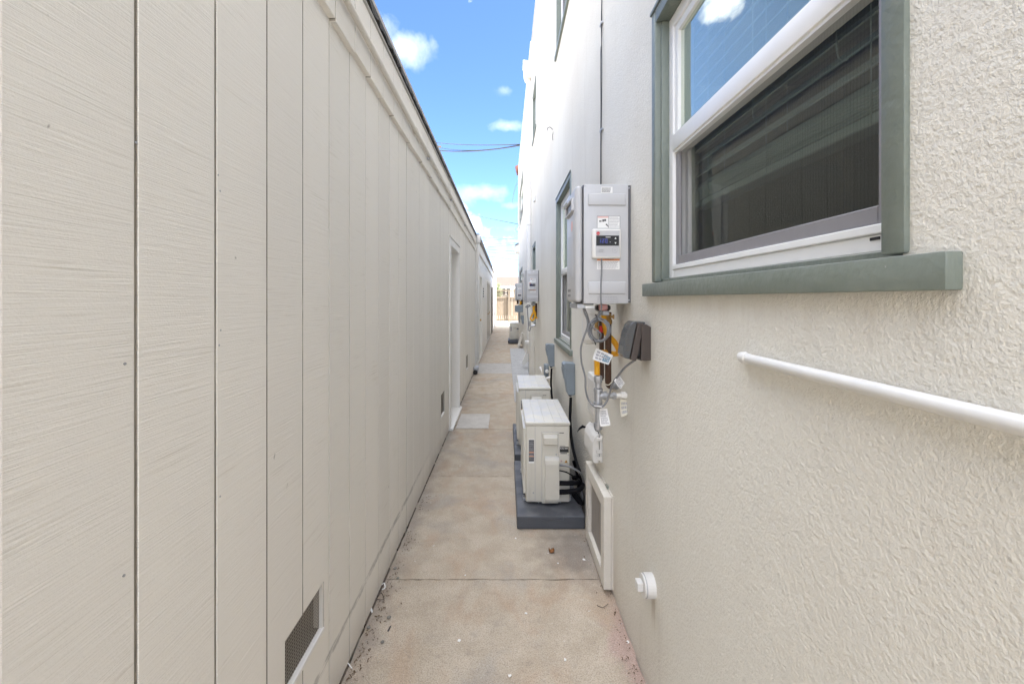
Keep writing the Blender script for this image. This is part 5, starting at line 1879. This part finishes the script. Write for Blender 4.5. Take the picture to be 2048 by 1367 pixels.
rr = random.Random(4)
for (px, py, s, lab) in ((1168, 1120, .012, 'largest white paint chip on the concrete beside the crawlspace cover'), (1256, 1285, .011, 'bluish white paint chip by the foot of the stucco near the camera'),
                         (918, 1281, .009, 'white paint chip in the middle of the nearest slab'), (1031, 1077, .007, 'white paint chip just before the pad corner'),
                         (1116, 1127, .006, 'small white chip between the dry leaf and the joint'), (1130, 1320, .008, 'white chip near the bottom edge of the picture, right of centre'),
                         (1020, 1352, .008, 'white chip at the very bottom edge of the path'), (1052, 1227, .007, 'white chip on the near slab, below the joint'),
                         (930, 1151, .006, 'tiny white chip lying on the joint line')):
    pts, v = chip(px, py, s, None, rr)
    tag(MB().prism(pts, v).build('paint_chip', 'paper_white'), lab, 'paint chip', 'paint chips on the concrete')
for (px, py, s, lab) in ((790, 1137, .010, 'grey pebble left of the joint by the garage boards'), (796, 1156, .008, 'grey pebble at the left end of the joint'), (778, 1235, .010, 'rounded grey pebble by the white stub'),
                         (737, 1255, .009, 'dark grey pebble against the foot of the garage'), (765, 1284, .008, 'small pebble nearest the camera on the left')):
    Yc = 1275 / (py - 598)
    c = P(px, py, Yc)
    bm = bmesh.new()
    bmesh.ops.create_icosphere(bm, subdivisions=2, radius=s)
    for v in bm.verts:
        v.co *= 1 + .25 * mnoise.noise(v.co * 90 + Vector((px, 0, 0)))
        v.co.z *= .55
        v.co += Vector((c.x, c.y, s * .35 + .001))
    bm.verts.index_update()
    mb = MB().add([v.co for v in bm.verts], [[v.index for v in f.verts] for f in bm.faces], True)
    bm.free()
    tag(mb.build('pebble', 'rock'), lab, 'pebble', 'pebbles by the garage wall')


def twig(name, label, cat, pts, r, mat, dz=.004):
    ps = []
    for px, py, h in pts:
        Yc = 1275 / (py - 598)
        p = P(px, py, Yc)
        ps.append((p.x, p.y, dz + h))
    tag(MB().tube(ps, r, 6, smooth_path=3).build(name, mat), label, cat)


twig('twig', 'bent black twig on the near slab below the crawlspace cover', 'twig', [(1194, 1211, .0), (1205, 1217, .004), (1216, 1209, .001)], .0016, 'twig')
twig('twig', 'short black stick on the near slab left of centre', 'twig', [(776, 1263, .001), (781, 1254, .003)], .003, 'ink')
twig('twig', 'curly dark twig heap at the left end of the joint', 'twig', [(754, 1197, .002), (762, 1190, .01), (768, 1200, .004), (760, 1203, .008), (752, 1199, .002)], .0022, 'twig')
twig('cable_tie_end', 'white plastic tie end sticking out of the garage foot near the camera', 'tie', [(690, 1326, .012), (697, 1332, .008), (704, 1338, .001)], .0022, 'paper_white')
twig('plastic_stub', 'white bent plastic stub at the garage foot beside the pebbles', 'stub', [(737, 1221, .016), (742, 1222, .012), (744, 1226, .001)], .004, 'paper_white')
twig('plastic_hook', 'white plastic hook at the garage foot by the joint', 'hook', [(762, 1172, .001), (768, 1171, .012), (770, 1177, .004), (764, 1180, .001)], .003, 'paper_white')
# fine grit and flakes nobody could count
gr = MB()
rr = random.Random(31)
for i in range(1500):
    if rr.random() < .55:
        yy = 1.25 + rr.random() ** 1.6 * 7
        side = rr.random() < .5
        xx = (WL + .01 + abs(rr.gauss(0, .05))) if side else (WR - .01 - abs(rr.gauss(0, .06)))
    else:
        yy = 1.25 + rr.random() ** 1.5 * 8
        xx = rr.uniform(WL + .02, WR - .02)
    s = rr.uniform(.0010, .0030)
    a = rr.uniform(0, 6.28)
    z = .0022
    q0 = [(xx + s * math.cos(a + k_ * 2.1), yy + s * math.sin(a + k_ * 2.1), z) for k_ in range(3)]
    q0.append((xx, yy, z + s * .9))
    gr.add(q0, [(0, 1, 3), (1, 2, 3), (2, 0, 3)])
go = gr.build('grit', 'light_concrete')
tag(go, 'scattered pale grit and paint flakes over the path', 'grit', kind='stuff')
lf = MB()
for i in range(520):
    yy = rr.choice((1.62, 1.85, 2.05, 2.3, 2.62, 3.1, 5.0, 5.05)) + rr.gauss(0, .10)
    right = yy < 4 and rr.random() < .3
    xx = (WR - .015 - abs(rr.gauss(0, .03))) if right else (WL + .02 + abs(rr.gauss(0, .035)))
    s = rr.uniform(.002, .006)
    a = rr.uniform(0, 6.28)
    ca, sa = math.cos(a) * s, math.sin(a) * s
    lf.sheet([(xx - ca * 1.6, yy - sa * 1.6, .003), (xx + sa * .5, yy - ca * .5, .004 + s * .4), (xx + ca * 1.6, yy + sa * 1.6, .003), (xx - sa * .5, yy + ca * .5, .005 + s * .5)])
tag(lf.build('leaf_litter', 'litter_brown'), 'crumbled brown leaf litter along the feet of the walls', 'leaf litter', kind='stuff')
